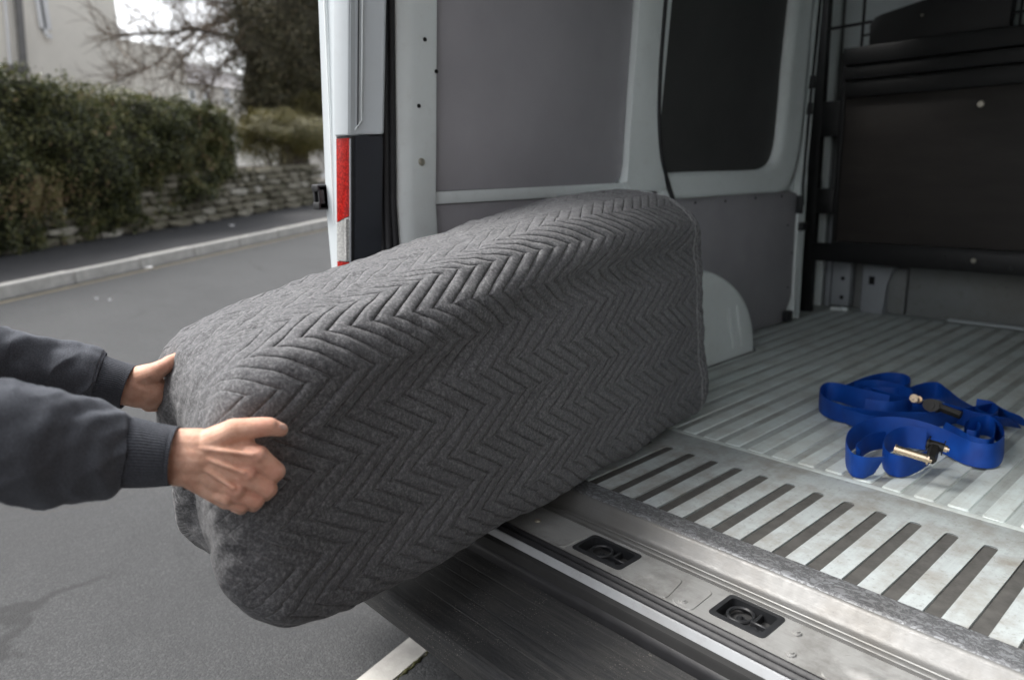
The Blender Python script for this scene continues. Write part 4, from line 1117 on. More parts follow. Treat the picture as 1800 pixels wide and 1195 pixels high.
    q = np.stack([a, b, np.roll(b, -1, 1), np.roll(a, -1, 1)], -1).reshape(-1, 4)
    o = quads_obj('quilted_blanket', P2.reshape(-1, 3), q, 'felt', root, True, {'quilt': ('FLOAT_VECTOR', np.stack([S, V, amp], -1).reshape(-1, 3))})
    bm = bmesh.new(); bm.from_mesh(o.data)
    es = [e for e in bm.edges if e.is_boundary]
    bmesh.ops.holes_fill(bm, edges=es, sides=0)
    bmesh.ops.recalc_face_normals(bm, faces=bm.faces)
    bm.to_mesh(o.data); bm.free()
    o.data.polygons.foreach_set('use_smooth', np.ones(len(o.data.polygons), bool))
    # stitched hem running round the far end
    i = min(range(nu), key=lambda k_: abs(rings[k_][2] - (BL - 0.082)))
    for off, r in ((0, 0.0036), (5, 0.0018)):
        pts = P2[i + off, ::3] + Nn[i + off, ::3] * 0.0005
        pts = pts[pts[:, 2] > 0.566]
        tube('hem', list(pts[:175]), r, 'hem', root, 6)
    # loose corner of blanket hanging under the far hand
    V3 = [at(283, 716, 1.555), at(296, 746, 1.56), at(303, 730, 1.565), at(313, 712, 1.575), at(300, 700, 1.58), at(285, 702, 1.575)]
    V3 = [np.array(p) for p in V3]; back = RX @ np.array([0, 0, 0.006])
    n = len(V3)
    mesh_obj('blanket_corner', [tuple(p) for p in V3] + [tuple(p + back) for p in V3], [tuple(range(n)), tuple(range(n, 2 * n))] + [(k_, (k_ + 1) % n, n + (k_ + 1) % n, n + k_) for k_ in range(n)], 'felt', root, False)
    return root
wrapped()

# ================================================================== PERSON (arms reach in from outside the frame)
def capsules_mesh(name, caps, voxel, smooth_it, parent, mat, post=None):
    """union of tapered capsules -> one continuous surface"""
    V = []; Q = []
    nr, na = 10, 16
    for (a, b, ra, rb) in caps:
        a = np.array(a, float); b = np.array(b, float)
        L = np.linalg.norm(b - a)
        t_ = (b - a) / L if L > 1e-6 else np.array([0, 0, 1.0])
        s_ = np.cross(t_, [0.31, 0.17, 0.93]); s_ /= np.linalg.norm(s_); u_ = np.cross(t_, s_)
        base = len(V); rows = []
        for k_ in range(nr // 2 + 1):
            th = -math.pi / 2 + math.pi / 2 * k_ / (nr // 2); rows.append((a + t_ * (ra * math.sin(th)), ra * math.cos(th)))
        for k_ in range(nr // 2 + 1):
            th = math.pi / 2 * k_ / (nr // 2); rows.append((b + t_ * (rb * math.sin(th)), rb * math.cos(th)))
        for c, r in rows:
            r = max(r, 1e-4)
            for j in range(na):
                an = 2 * math.pi * j / na; V.append(c + s_ * (r * math.cos(an)) + u_ * (r * math.sin(an)))
        for i in range(len(rows) - 1):
            for j in range(na):
                Q.append((base + i * na + j, base + i * na + (j + 1) % na, base + (i + 1) * na + (j + 1) % na, base + (i + 1) * na + j))
        Q.append(tuple(base + j for j in range(na))[::-1]); Q.append(tuple(base + (len(rows) - 1) * na + j for j in range(na)))
    me = bpy.data.meshes.new(name + '_src'); me.from_pydata([tuple(v) for v in V], [], Q)
    bm = bmesh.new(); bm.from_mesh(me); bmesh.ops.recalc_face_normals(bm, faces=bm.faces); bm.to_mesh(me); bm.free()
    tmp = bpy.data.objects.new(name + '_src', me); COL.objects.link(tmp)
    r = tmp.modifiers.new('r', 'REMESH'); r.mode = 'VOXEL'; r.voxel_size = voxel
    sm = tmp.modifiers.new('s', 'SMOOTH'); sm.factor = 0.5; sm.iterations = smooth_it
    dg = bpy.context.evaluated_depsgraph_get()
    out = bpy.data.meshes.new_from_object(tmp.evaluated_get(dg), depsgraph=dg)
    bpy.data.objects.remove(tmp); bpy.data.meshes.remove(me)
    out.name = name
    out.polygons.foreach_set('use_smooth', np.ones(len(out.polygons), bool))
    out.materials.clear(); out.materials.append(M[mat])
    if post: post(out)
    o = bpy.data.objects.new(name, out); link(o, parent)
    return o

person = thing('person', 'person in a navy grey sweatshirt gripping the wrapped furniture with both hands', 'person', (-1.45, -0.16, 0.0))
def C(p, q, rp, rq):
    """capsule between two (px, py, depth) joints with radii in pixels at that depth"""
    return (at(*p), at(*q), rp * p[2] / FPX, rq * q[2] / FPX)
caps = []
# near (right) hand
D = 1.215
caps += [C((265, 784, 1.20), (350, 786, D), 31, 34), C((265, 818, 1.20), (345, 824, D), 30, 34), C((255, 800, 1.195), (350, 805, D), 38, 40)]
caps += [C((345, 786, D), (452, 804, D + .004), 34, 23), C((345, 800, D), (436, 836, D + .004), 34, 22), C((345, 816, D), (416, 864, D + .006), 33, 20), C((338, 830, D), (398, 878, D + .010), 29, 17)]
caps += [C((380, 800, D + .012), (432, 820, D + .018), 36, 28)]
caps += [C((352, 790, D), (410, 758, D - .004), 32, 22), C((410, 757, D - .004), (462, 750, D + .006), 22, 17.5), C((462, 750, D + .006), (474, 750, D + .010), 17.5, 17), C((474, 750, D + .010), (494, 755, D + .022), 16.5, 12.5)]
caps += [C((400, 775, D + .004), (430, 778, D + .008), 24, 18)]
def finger(mcp, pip, dip, tip, r):
    return [C(mcp, pip, r[0], r[1]), C(pip, dip, r[1] * 1.0, r[2]), C(dip, tip, r[2], r[3])]
caps += finger((454, 804, D + .002), (485, 828, D + .014), (478, 838, D + .048), (462, 836, D + .066), (20.5, 17, 14.5, 12))
caps += finger((438, 838, D + .002), (472, 859, D + .014), (466, 868, D + .047), (450, 864, D + .064), (19.5, 16, 13.5, 11.5))
caps += finger((418, 866, D + .004), (451, 880, D + .015), (446, 888, D + .045), (432, 884, D + .060), (17.5, 14, 12, 10.5))
caps += finger((399, 880, D + .008), (427, 889, D + .017), (424, 895, D + .042), (412, 891, D + .056), (14.5, 11.5, 10, 9))
for (x, y, r) in ((453, 800, 20), (437, 834, 19), (417, 862, 17), (398, 877, 14)):
    caps += [C((x, y, D - .006), (x - 14, y - 5, D - .007), r * .8, r * .7)]
for (x0, y0, x1, y1, q) in ((340, 786, 446, 799, 0), (338, 796, 430, 831, .0005), (336, 806, 411, 858, .001)):
    caps += [C((x0, y0, D - .0265), ((x0 + x1) / 2, (y0 + y1) / 2, D - .0252 + q), 4, 5), C(((x0 + x1) / 2, (y0 + y1) / 2, D - .0252 + q), (x1, y1, D - .0195 + q), 5, 4.5)]
# far (left) hand
E_ = 1.495
caps += [C((205, 668, 1.48), (242, 672, E_), 23, 25), C((203, 688, 1.48), (240, 690, E_), 22, 26), C((200, 676, 1.478), (245, 682, E_), 26, 29)]
caps += [C((240, 676, E_), (268, 686, E_ + .01), 32, 29), C((242, 690, E_), (266, 697, E_ + .015), 27, 23)]
caps += [C((240, 668, E_ - .005), (270, 655, E_ - .012), 25, 18), C((270, 655, E_ - .012), (292, 642, E_ - .010), 17, 13.5), C((292, 642, E_ - .010), (299, 637, E_ - .006), 13.5, 13.2), C((299, 637, E_ - .006), (314, 628, E_ + .004), 13, 10)]
for k, (y0, y1) in enumerate(((674, 672), (688, 686), (700, 700), (710, 713))):
    caps += [C((262, y0, E_ + .02), (292, y1, E_ + .050), 17 - k, 13 - k), C((292, y1, E_ + .050), (306, y1 - 2, E_ + .095), 12.5 - k, 11 - k), C((306, y1 - 2, E_ + .095), (318, y1 - 6, E_ + .12), 11 - k, 9 - k)]
# arms, trunk, neck, head, legs
RS, LS = np.array([-1.235, -0.14, 1.40]), np.array([-1.63, -0.14, 1.40])
REl, LEl = at(-75, 778, 1.02), at(-72, 625, 1.325)
RWr, LWr = at(240, 800, 1.19), at(190, 676, 1.475)
caps += [(RWr, REl, 0.030, 0.036), (REl, RS, 0.036, 0.050), (LWr, LEl, 0.026, 0.030), (LEl, LS, 0.030, 0.050)]
PC = np.array([-1.435, -0.16, 0.0])
def pz(x, y, z): return PC + np.array([x, y, z])
caps += [(pz(-.13, 0, 1.39), pz(.13, 0, 1.39), .085, .085), (pz(-.10, 0, 1.25), pz(.10, 0, 1.25), .11, .11), (pz(-.08, -.01, 1.05), pz(.08, -.01, 1.05), .11, .11), (pz(-.09, -.01, .92), pz(.09, -.01, .92), .10, .10),
         (pz(0, 0, 1.42), pz(0, 0.02, 1.56), .060, .055), (pz(0, 0.03, 1.62), pz(0, 0.02, 1.70), .075, .088), (pz(0, 0.05, 1.585), pz(0, 0.06, 1.60), .05, .05), (pz(0, .115, 1.655), pz(0, .132, 1.632), .010, .015), (pz(-.082, .02, 1.66), pz(-.084, .01, 1.63), .018, .013), (pz(.082, .02, 1.66), pz(.084, .01, 1.63), .018, .013),
         (pz(-.10, -.01, .90), pz(-.11, 0, .50), .085, .058), (pz(-.11, 0, .50), pz(-.12, -.03, .09), .055, .040), (pz(.10, -.01, .90), pz(.11, 0, .50), .085, .058), (pz(.11, 0, .50), pz(.12, -.03, .09), .055, .040),
         (pz(-.12, -.03, .05), pz(-.125, .12, .035), .035, .03), (pz(.12, -.03, .05), pz(.125, .12, .035), .035, .03)]
knuck = [at(485, 826, D), at(472, 858, D), at(451, 879, D), at(427, 888, D), at(456, 798, D - .01), at(440, 832, D - .01), at(420, 861, D - .01), at(462, 748, D - .01), at(496, 754, D), at(313, 630, E_), at(290, 642, E_ - .02), at(285, 690, 1.54)]
def redden(me):
    co = np.empty(len(me.vertices) * 3, np.float32); me.vertices.foreach_get('co', co); co = co.reshape(-1, 3)
    r = np.zeros(len(co))
    for k_ in knuck: r = np.maximum(r, np.exp(-(np.linalg.norm(co - k_, axis=1) / 0.021) ** 2))
    a = me.attributes.new('red', 'FLOAT', 'POINT'); a.data.foreach_set('value', r.astype(np.float32))
capsules_mesh('body', caps, 0.0020, 8, person, 'skin', redden)
# thumb nails
def nail(c, axis_px, right, size):
    c = at(*c); tip = at(*axis_px) - c; tip /= np.linalg.norm(tip)
    view = -(RX @ np.array([0, 0, 1.0])); nrm = view - tip * (view @ tip); nrm /= np.linalg.norm(nrm)
    nrm = nrm + right; nrm -= tip * (nrm @ tip); nrm /= np.linalg.norm(nrm)
    sd_ = np.cross(tip, nrm)
    P = np.zeros((9, 9, 3))
    for i, a in enumerate(np.linspace(-1, 1, 9)):
        for j, b in enumerate(np.linspace(-1, 1, 9)):
            q = math.sqrt(max(0, 1 - (a * a) * 0.75 * (b * b)))
            P[i, j] = c + tip * (a * size * 1.15 * (1 - 0.12 * b * b)) + sd_ * (b * size * 0.8 * q) + nrm * (size * 0.42 * (1 - b * b) - 0.0008 - 0.0012 * (abs(a) ** 4))
    return grid_obj('nail', P, 'nail', person, False, True)
nail((497, 750.5, D + .0115), (505, 754, D + .018), np.array([0, 0, 0.25]), 0.0066)
nail((313.5, 626, E_ - .0075), (319, 622, E_ - .003), np.array([0, 0, 0.2]), 0.0066)

def sleeve(name, stations, mat, seed, folds, m=90, nseg=96, rib=False, thick=True):
    """stations: (px, py, depth, half width px)"""
    st_ = spline(stations, m)
    cen = np.array([at(x, y, d) for x, y, d, r in st_]); rad = np.array([r * d / FPX for x, y, d, r in st_])
    T = np.gradient(cen, axis=0); T /= np.linalg.norm(T, axis=1)[:, None]
    A = np.cross(T, [0, 0, 1.0]); A /= np.linalg.norm(A, axis=1)[:, None]; B = np.cross(A, T)
    ang = np.linspace(0, 2 * np.pi, nseg, endpoint=False)
    dirs = A[:, None] * np.cos(ang)[None, :, None] + B[:, None] * np.sin(ang)[None, :, None]
    P = cen[:, None] + dirs * rad[:, None, None]
    if folds:
        n1, n2 = SumNoise(seed, 3.0), SumNoise(seed + 1, 9.0)
        arc = np.r_[0, np.cumsum(np.linalg.norm(np.diff(cen, axis=0), axis=1))]
        a2 = arc[:, None] + 0 * ang[None]; th = ang[None] + 0 * arc[:, None]
        ph = a2 * 48 + 2.6 * np.sin(th + 0.6) + 1.2 * np.sin(2 * th + seed) + 2.4 * n1(P)
        ridge = 0.55 * np.sin(ph) + 0.30 * np.sin(1.7 * ph + 1.1 + 2 * np.sin(th)) + 0.25 * (1 - np.abs(np.sin(ph / 2 + 0.4))) ** 3
        env = np.exp(-((arc - folds[1]) / folds[2]) ** 2)[:, None] + 0.22
        P += dirs * (folds[0] * (ridge * env) + 0.0040 * n1(P) + 0.0030 * (1 - 2 * np.abs(np.tanh(n2(P))))  + 0.0007 * SumNoise(seed + 5, 24.0)(P))[..., None]
    else:
        n1 = SumNoise(seed, 6.0)
        P += dirs * (0.0014 * n1(P))[..., None]
    # turned-in end
    c0 = cen[0]
    rims = []
    for k_, (off, sc) in enumerate(((0.0015, 0.975), (0.0, 0.93), (-0.02, 0.90))):
        rims.append(c0 - T[0] * off * 1.0 * (1 if k_ == 0 else 1) + (P[0] - c0) * sc)
    rims = [c0 - T[0] * 0.001 + (P[0] - c0) * 0.985, c0 + T[0] * 0.002 + (P[0] - c0) * 0.945, c0 + T[0] * 0.025 + (P[0] - c0) * 0.90]
    P = np.concatenate([np.array(rims[::-1]), P], 0)
    attr = {'rib': ('FLOAT', np.tile(ang / (2 * np.pi), (P.shape[0], 1)).ravel())}
    return grid_obj(name, P, mat, None, True, True, attr)
# trunk of the sweatshirt first, sleeves as its sub-parts
tcaps = [(pz(-.135, 0, 1.385), pz(.135, 0, 1.385), .105, .105), (pz(-.12, 0, 1.22), pz(.12, 0, 1.22), .135, .135), (pz(-.10, -.01, 1.02), pz(.10, -.01, 1.02), .14, .14), (pz(-.09, -.01, .93), pz(.09, -.01, .93), .135, .135),
         (pz(0, 0, 1.42), pz(0, 0.0, 1.47), .085, .078), (REl, RS, .078, .085), (LEl, LS, .066, .080)]
sw = capsules_mesh('sweatshirt', tcaps, 0.007, 6, person, 'knit')
def sub(o): o.parent = sw; return o
sub(sleeve('cuff', [(307, 802, 1.203, 51.5), (292, 801, 1.20, 53), (262, 799, 1.19, 56), (238, 796.5, 1.182, 59), (222, 795, 1.178, 61)], 'cuff', 21, None, 40))
sub(sleeve('sleeve', [(229, 795, 1.180, 58), (217, 794.5, 1.176, 66), (200, 794, 1.168, 74), (160, 792, 1.145, 83), (100, 786, 1.11, 92), (40, 778, 1.075, 101), (-20, 772, 1.045, 106), (-75, 774, 1.02, 104), (-110, 770, 1.0, 92)], 'knit', 31, (0.0062, 0.10, 0.09), 130))
sub(sleeve('cuff', [(225.5, 680, 1.487, 41), (212, 676.5, 1.483, 42), (190, 671.5, 1.474, 43), (168, 666, 1.466, 44)], 'cuff', 41, None, 40))
sub(sleeve('sleeve', [(173, 667, 1.468, 42), (163, 665, 1.464, 47), (130, 657, 1.45, 49), (85, 648, 1.43, 52), (40, 640, 1.40, 55), (0, 633, 1.38, 57), (-40, 628, 1.35, 58), (-75, 624, 1.32, 54)], 'knit', 51, (0.005, 0.12, 0.08), 110))
# trousers, shoes, hair (outside the picture)
lc = [(pz(-.10, -.01, .90), pz(.10, -.01, .90), .118, .118), (pz(-.10, -.01, .88), pz(-.11, 0, .50), .10, .075), (pz(-.11, 0, .50), pz(-.12, -.03, .10), .075, .062), (pz(.10, -.01, .88), pz(.11, 0, .50), .10, .075), (pz(.11, 0, .50), pz(.12, -.03, .10), .075, .062)]
capsules_mesh('trousers', lc, 0.009, 4, person, 'denim')
for sx in (-.12, .12):
    capsules_mesh('shoe', [(pz(sx, -.06, .047), pz(sx * 1.04, .13, .042), .045, .040), (pz(sx, -.03, .08), pz(sx, -.02, .10), .045, .042), (pz(sx, -.06, .028), pz(sx * 1.04, .15, .026), .028, .026)], 0.006, 3, person, 'shoe')
capsules_mesh('hair', [(pz(0, .005, 1.715), pz(0, -.02, 1.69), .090, .088), (pz(0, -.025, 1.66), pz(0, -.03, 1.62), .075, .06)], 0.006, 3, person, 'hair')

# ================================================================== BLUE RATCHET STRAPS
def ribbon(name, pts, width, mat, parent, m=140, th=0.0016):
    """pts: (px, py, z_centre, tilt_deg) lying on / above the load floor; tilt 0 flat, 90 on edge"""
    pt2 = []
    for k_, (x, y, z, a) in enumerate(pts):
        if a > 12: a = 90 - (90 - a) * 0.5
        zc = max(z, 0.5632 + width / 2 * math.sin(math.radians(a)))
        pt2.append(list(onz(x, y, zc)) + [a])
    W3 = np.array(pt2)
    Sp = spline(W3, m); cen = Sp[:, :3]; tl_ = np.radians(Sp[:, 3])
    T = np.gradient(cen, axis=0); T /= np.linalg.norm(T, axis=1)[:, None] + 1e-9
    H = np.cross(T, [0, 0, 1.0]); hn = np.linalg.norm(H, axis=1)
    for i in range(1, m):
        if hn[i] < 0.05: H[i] = H[i - 1]
    H /= np.linalg.norm(H, axis=1)[:, None] + 1e-9
    Wv = H * np.cos(tl_)[:, None] + np.array([0, 0, 1.0]) * np.sin(tl_)[:, None]
    Wv -= T * (Wv * T).sum(1)[:, None]; Wv /= np.linalg.norm(Wv, axis=1)[:, None]
    Nv = np.cross(T, Wv)
    arc = np.r_[0, np.cumsum(np.linalg.norm(np.diff(cen, axis=0), axis=1))]
    prof = [(a, th * (1 if abs(a) < 0.96 else 0.4)) for a in np.linspace(-1, 1, 9)] + [(a, -th * (1 if abs(a) < 0.96 else 0.4)) for a in np.linspace(1, -1, 9)]
    P = np.zeros((m, len(prof), 3)); U = np.zeros((m, len(prof), 3))
    for j, (a, b) in enumerate(prof):
        P[:, j] = cen + Wv * (a * width / 2) + Nv * b
        U[:, j, 0] = arc; U[:, j, 1] = a * width / 2
    P[..., 2] = np.maximum(P[..., 2], 0.5625 + 0.0006 * np.arange(len(prof))[None] / len(prof))
    o = grid_obj(name, P, mat, parent, True, True, {'quilt': ('FLOAT_VECTOR', U.reshape(-1, 3))})
    o.data.set_sharp_from_angle(angle=math.radians(50))
    return o
WB = 0.070
s1 = thing('ratchet_strap', 'blue webbing ratchet strap in loose loops with a bright steel handle pin showing', 'strap', tuple(onz(1610, 790, 0.561)))
ribbon('webbing', [(1700, 752, .600, 75), (1735, 748, .600, 80), (1757, 762, .598, 84), (1764, 784, .594, 80), (1745, 801, .590, 62), (1705, 797, .592, 56), (1665, 778, .597, 55), (1625, 762, .602, 56), (1580, 752, .606, 52), (1535, 754, .602, 56), (1500, 770, .594, 72), (1487, 790, .590, 84), (1496, 814, .586, 84), (1520, 822, .583, 70), (1545, 818, .575, 40)], WB, 'webbing', s1, 190)
ribbon('webbing', [(1628, 772, .588, 60), (1590, 768, .592, 70), (1563, 778, .590, 84), (1552, 795, .588, 86), (1560, 812, .586, 84), (1585, 820, .584, 80), (1615, 813, .582, 70), (1640, 802, .578, 50)], WB * .96, 'webbing', s1, 110)
ribbon('webbing', [(1556, 772, .588, 80), (1530, 778, .585, 80), (1512, 790, .583, 84), (1505, 798, .583, 84), (1512, 806, .583, 84)], WB * .8, 'webbing', s1, 60)
ribbon('webbing', [(1748, 757, .590, 88), (1746, 778, .590, 88), (1735, 790, .588, 80), (1700, 782, .585, 70), (1680, 770, .583, 60), (1655, 757, .580, 40)], WB * .9, 'webbing', s1, 80)
ribbon('webbing', [(1695, 755, .590, 80), (1712, 752, .592, 86), (1722, 760, .592, 90), (1716, 772, .590, 86), (1698, 770, .588, 80)], WB * .8, 'webbing', s1, 60)
def ratchet(parent, a, b, block, z, rp=0.0105):
    A = onz(a[0], a[1], z); B = onz(b[0], b[1], z - 0.012)
    d = (B - A) / np.linalg.norm(B - A)
    bm = bmesh.new()
    add_tube(bm, [A, B], rp, 16); add_tube(bm, [B, B + d * 0.005], rp * 1.4, 18); add_tube(bm, [B + d * 0.005, B + d * 0.012], 0.0095, 14); add_tube(bm, [A - d * 0.004, A], 0.014, 18)
    bm_obj('handle_pin', bm, 'brass', parent, True, None, 40)
    bx, by = block
    c = onz(bx, by, z + 0.002)
    bm = bmesh.new()
    for off in (-0.019, 0.019):
        ctr = c + d * off
        pr = [(math.cos(t_) * 0.026, math.sin(t_) * 0.021) for t_ in np.linspace(0, 2 * math.pi, 19)[:-1]]
        sx = np.cross(d, [0, 0, 1.0]); sx /= np.linalg.norm(sx); uz = np.cross(sx, d)
        vs1 = [bm.verts.new(tuple(ctr + sx * p + uz * q)) for p, q in pr]; vs2 = [bm.verts.new(tuple(ctr + d * 0.003 + sx * p + uz * q)) for p, q in pr]
        bm.faces.new(vs1); bm.faces.new(vs2[::-1])
        for k_ in range(len(pr)): bm.faces.new((vs1[k_], vs1[(k_ + 1) % len(pr)], vs2[(k_ + 1) % len(pr)], vs2[k_]))
    add_tube(bm, [c - d * 0.022, c + d * 0.022], 0.013, 14)
    sx = np.cross(d, [0, 0, 1.0]); sx /= np.linalg.norm(sx)
    add_tube(bm, [c + sx * 0.02, c + sx * 0.085 + np.array([0, 0, -0.012])], 0.014, 6)
    bm_obj('ratchet_body', bm, 'ratchet', parent, True, None, 40)
    bm = bmesh.new(); add_tube(bm, [c + d * 0.019, c + d * 0.030], 0.010, 14); add_tube(bm, [c + d * 0.030, c + d * 0.035], 0.006, 12); bm_obj('axle_bolt', bm, 'brass', parent, True, None, 40)
ratchet(s1, (1575, 789), (1630, 806), (1644, 783), 0.662, 0.0115)

s2 = thing('ratchet_strap', 'blue webbing ratchet strap heaped behind the looped one, pointed end sticking out', 'strap', tuple(onz(1600, 705, 0.561)))
ribbon('webbing', [(1560, 712, .610, 50), (1510, 700, .606, 60), (1475, 690, .600, 76), (1452, 688, .592, 88), (1441, 697, .588, 90), (1444, 710, .586, 88), (1465, 722, .584, 72), (1500, 731, .584, 58), (1550, 737, .588, 50), (1610, 738, .595, 46), (1665, 735, .600, 42), (1710, 726, .600, 38), (1745, 722, .594, 34), (1770, 733, .578, 22), (1787, 744, .5665, 6)], WB, 'webbing', s2, 200)
ribbon('webbing', [(1485, 690, .600, 70), (1515, 678, .606, 72), (1550, 670, .610, 78), (1582, 671, .610, 84), (1598, 679, .606, 88), (1596, 690, .600, 84), (1575, 697, .595, 70), (1540, 697, .590, 60), (1505, 702, .586, 60)], WB, 'webbing', s2, 130)
ribbon('webbing', [(1520, 692, .596, 55), (1550, 701, .592, 55), (1590, 711, .588, 60), (1617, 717, .584, 60), (1640, 730, .58, 40)], WB, 'webbing', s2, 70)
ribbon('webbing', [(1595, 696, .602, 72), (1622, 688, .604, 76), (1648, 687, .604, 70), (1668, 699, .600, 58), (1688, 714, .594, 50), (1705, 724, .588, 44), (1735, 738, .58, 34), (1755, 745, .572, 20), (1775, 749, .566, 5)], WB, 'webbing', s2, 110)
ribbon('webbing', [(1452, 712, .575, 60), (1480, 728, .574, 60), (1520, 742, .573, 58), (1560, 747, .573, 40)], WB * .9, 'webbing', s2, 60)
ribbon('webbing', [(1500, 684, .61, 80), (1540, 682, .61, 84), (1580, 690, .61, 86), (1604, 702, .605, 80), (1596, 716, .60, 74), (1560, 722, .60, 70), (1520, 716, .60, 70)], WB * .9, 'webbing', s2, 100)
ribbon('webbing', [(1600, 728, .60, 70), (1650, 722, .602, 74), (1700, 735, .60, 74), (1735, 744, .598, 80), (1752, 735, .60, 86), (1742, 722, .60, 84), (1715, 716, .60, 78)], WB * .9, 'webbing', s2, 100)
c_ = onz(1472, 729, .582)
ratchet(s2, (1607, 700), (1614, 702), (1640, 713), 0.650, 0.009)
box('end_stitching', c_[0] - 0.003, c_[0] + 0.003, c_[1] - 0.004, c_[1] + 0.004, 0.5625, 0.604, 'ratchet', s2, 0.001)

# ================================================================== ACROSS THE ROAD: wall, hedge, shrubs, trees, houses
def gs(s, n): return float(g((K0 + TS * s + NS * n)[0]))
# --- dry-stone wall
wall = thing('stone_wall', 'low dry-stone garden wall of pale uneven stones under the hedge', 'wall', tuple(st(3.5, 1.7, 0.0)))
def stone_mesh(seed):
    r = random.Random(seed)
    bm = bmesh.new(); bmesh.ops.create_cube(bm, size=1.0)
    bmesh.ops.subdivide_edges(bm, edges=bm.edges[:], cuts=1, use_grid_fill=True)
    for v in bm.verts:
        k_ = v.co.length
        v.co = v.co * (1 - 0.20 * max(0, (k_ - 0.70) / 0.17)) + Vector((r.uniform(-.04, .04), r.uniform(-.05, .05), r.uniform(-.05, .05)))
    bmesh.ops.recalc_face_normals(bm, faces=bm.faces)
    me = bpy.data.meshes.new('stone'); bm.to_mesh(me); bm.free(); me.materials.append(M['stone'])
    return me
smesh = [stone_mesh(i) for i in range(7)]
rw = random.Random(5)
def wall_top(s): return float(np.interp(s, [-2, 1.2, 3.0, 4.6, 5.3, 7.0, 8.4], [0.35, 0.42, 0.55, 0.78, 0.86, 0.84, 0.80]))
count = 0
z_off = 0.0; course = 0
while z_off < 0.86 and count < 290:
    hc = rw.uniform(0.085, 0.135)
    s = -0.9 + rw.uniform(0, 0.2)
    while s < 8.3 and count < 290:
        ln = rw.uniform(0.18, 0.52) if course else rw.uniform(0.22, 0.55)
        if z_off + hc * 0.5 < wall_top(s + ln / 2):
            nn = 1.66 + rw.uniform(-0.03, 0.03) + 0.03 * z_off
            c = st(s + ln / 2, nn + 0.10); zz = gs(s + ln / 2, nn) + 0.12 + z_off + hc / 2
            o = bpy.data.objects.new('stone', smesh[rw.randrange(7)])
            link(o, wall)
            tv = Vector((TS[0], TS[1], -0.06 * TS[0])).normalized(); nv = Vector((NS[0], NS[1], 0)); zv = tv.cross(nv)
            if zv.z < 0: zv = -zv
            Rm = Matrix(((tv.x, nv.x, zv.x), (tv.y, nv.y, zv.y), (tv.z, nv.z, zv.z))).to_4x4() @ Matrix.Rotation(rw.uniform(-.05, .05), 4, 'Y') @ Matrix.Rotation(rw.uniform(-.06, .06), 4, 'Z')
            o.matrix_basis = Matrix.Translation((c[0], c[1], zz)) @ Rm @ Matrix.Diagonal((ln * 0.985, 0.26, hc * rw.uniform(0.88, 1.0), 1))
            count += 1
        s += ln
    z_off += hc; course += 1
P = np.array([[st(s, 1.75, gs(s, 1.75) + zz) for zz in (0.0, 0.12 + wall_top(s) - 0.05)] + [st(s, 2.1, gs(s, 2.1) + 0.12 + wall_top(s) - 0.03)] for s in np.linspace(-1, 8.3, 30)])
grid_obj('earth_core', P, 'soil', wall, False, True)

# --- leaves
def leaf_cloud(name, C_, Nrm, size, mat, parent, jitter=0.9, seed=1, shade=None):
    r = np.random.default_rng(seed); n = len(C_)
    d = Nrm + r.normal(size=(n, 3)) * jitter; d /= np.linalg.norm(d, axis=1)[:, None]
    a = np.cross(d, r.normal(size=(n, 3))); a /= np.linalg.norm(a, axis=1)[:, None] + 1e-9
    b = np.cross(d, a)
    L = size * r.uniform(0.6, 1.25, n)[:, None]; Wd = L * 0.5
    base = C_ - a * L * .5; tip = C_ + a * L * .5 - d * L * .12
    l = C_ + b * Wd * .5 + d * L * .10; rr = C_ - b * Wd * .5 + d * L * .10
    V = np.stack([base, l, tip, rr], 1).reshape(-1, 3)
    i = np.arange(n)[:, None] * 4
    Q = np.concatenate([i + [0, 1, 2], i + [0, 2, 3]], 1).reshape(-1, 3)
    v = np.clip(r.normal(0.45, 0.22, n) if shade is None else shade, 0, 1)
    o = quads_obj(name, V, Q, mat, parent, False, {'rnd': ('FLOAT', np.repeat(v, 4))})
    o['kind'] = 'stuff'
    return o
N3 = np.array([NS[0], NS[1], 0.0]); T3 = np.array([TS[0], TS[1], 0.0])
hb1, hb2 = SumNoise(61, 0.55, 16, 2), SumNoise(62, 1.9, 16, 2)
def hedge_top(s): return np.interp(s, [-3, 1.0, 2.0, 3.2, 4.4, 5.9], [2.80, 2.76, 2.68, 2.60, 2.56, 2.46])
def hedge_low(s): return np.interp(s, [-3, 1.3, 2.1, 3.0, 4.16, 4.8, 5.5, 5.9], [0.62, 0.64, 0.68, 0.74, 0.98, 1.14, 1.40, 1.55])
def hedge_front(s, z):
    q = np.stack([s, z], -1)
    bulge = 0.22 * np.sin(np.clip((z - hedge_low(s)) / (hedge_top(s) - hedge_low(s)), 0, 1) * np.pi)
    return 1.58 - bulge * 0.8 + 0.09 * hb1(q) + 0.05 * hb2(q) + 0.35 * np.clip((s - 5.5) / 0.4, 0, 1) ** 2
hedge = thing('hedge', 'dense clipped dark green hedge growing above the stone wall', 'hedge', tuple(st(2, 2.3, 1.0)))
r = np.random.default_rng(4)
nl = 34000
s = r.uniform(-2.2, 5.9, nl); u = r.uniform(-0.03, 1.0, nl)
zl, zt_ = hedge_low(s), hedge_top(s)
z = zl + (zt_ - zl) * u + r.normal(0, 0.03, nl) + 0.05 * hb2(np.stack([s, u], -1))
n = hedge_front(s, z) + np.abs(r.normal(0, 0.07, nl)) - 0.02
Cc = np.concatenate([(K0 + s[:, None] * TS + n[:, None] * NS), z[:, None]], 1)
clump = hb2(np.stack([s * 1.6, z * 1.6], -1)) * 0.10 + hb1(np.stack([s, z], -1)) * 0.07
leaf_cloud('foliage', Cc, -N3 + np.array([0, 0, 0.45]), 0.062, 'hedge', hedge, 0.8, 9, r.normal(0.42, 0.2, nl) + clump)
nt_ = 7000
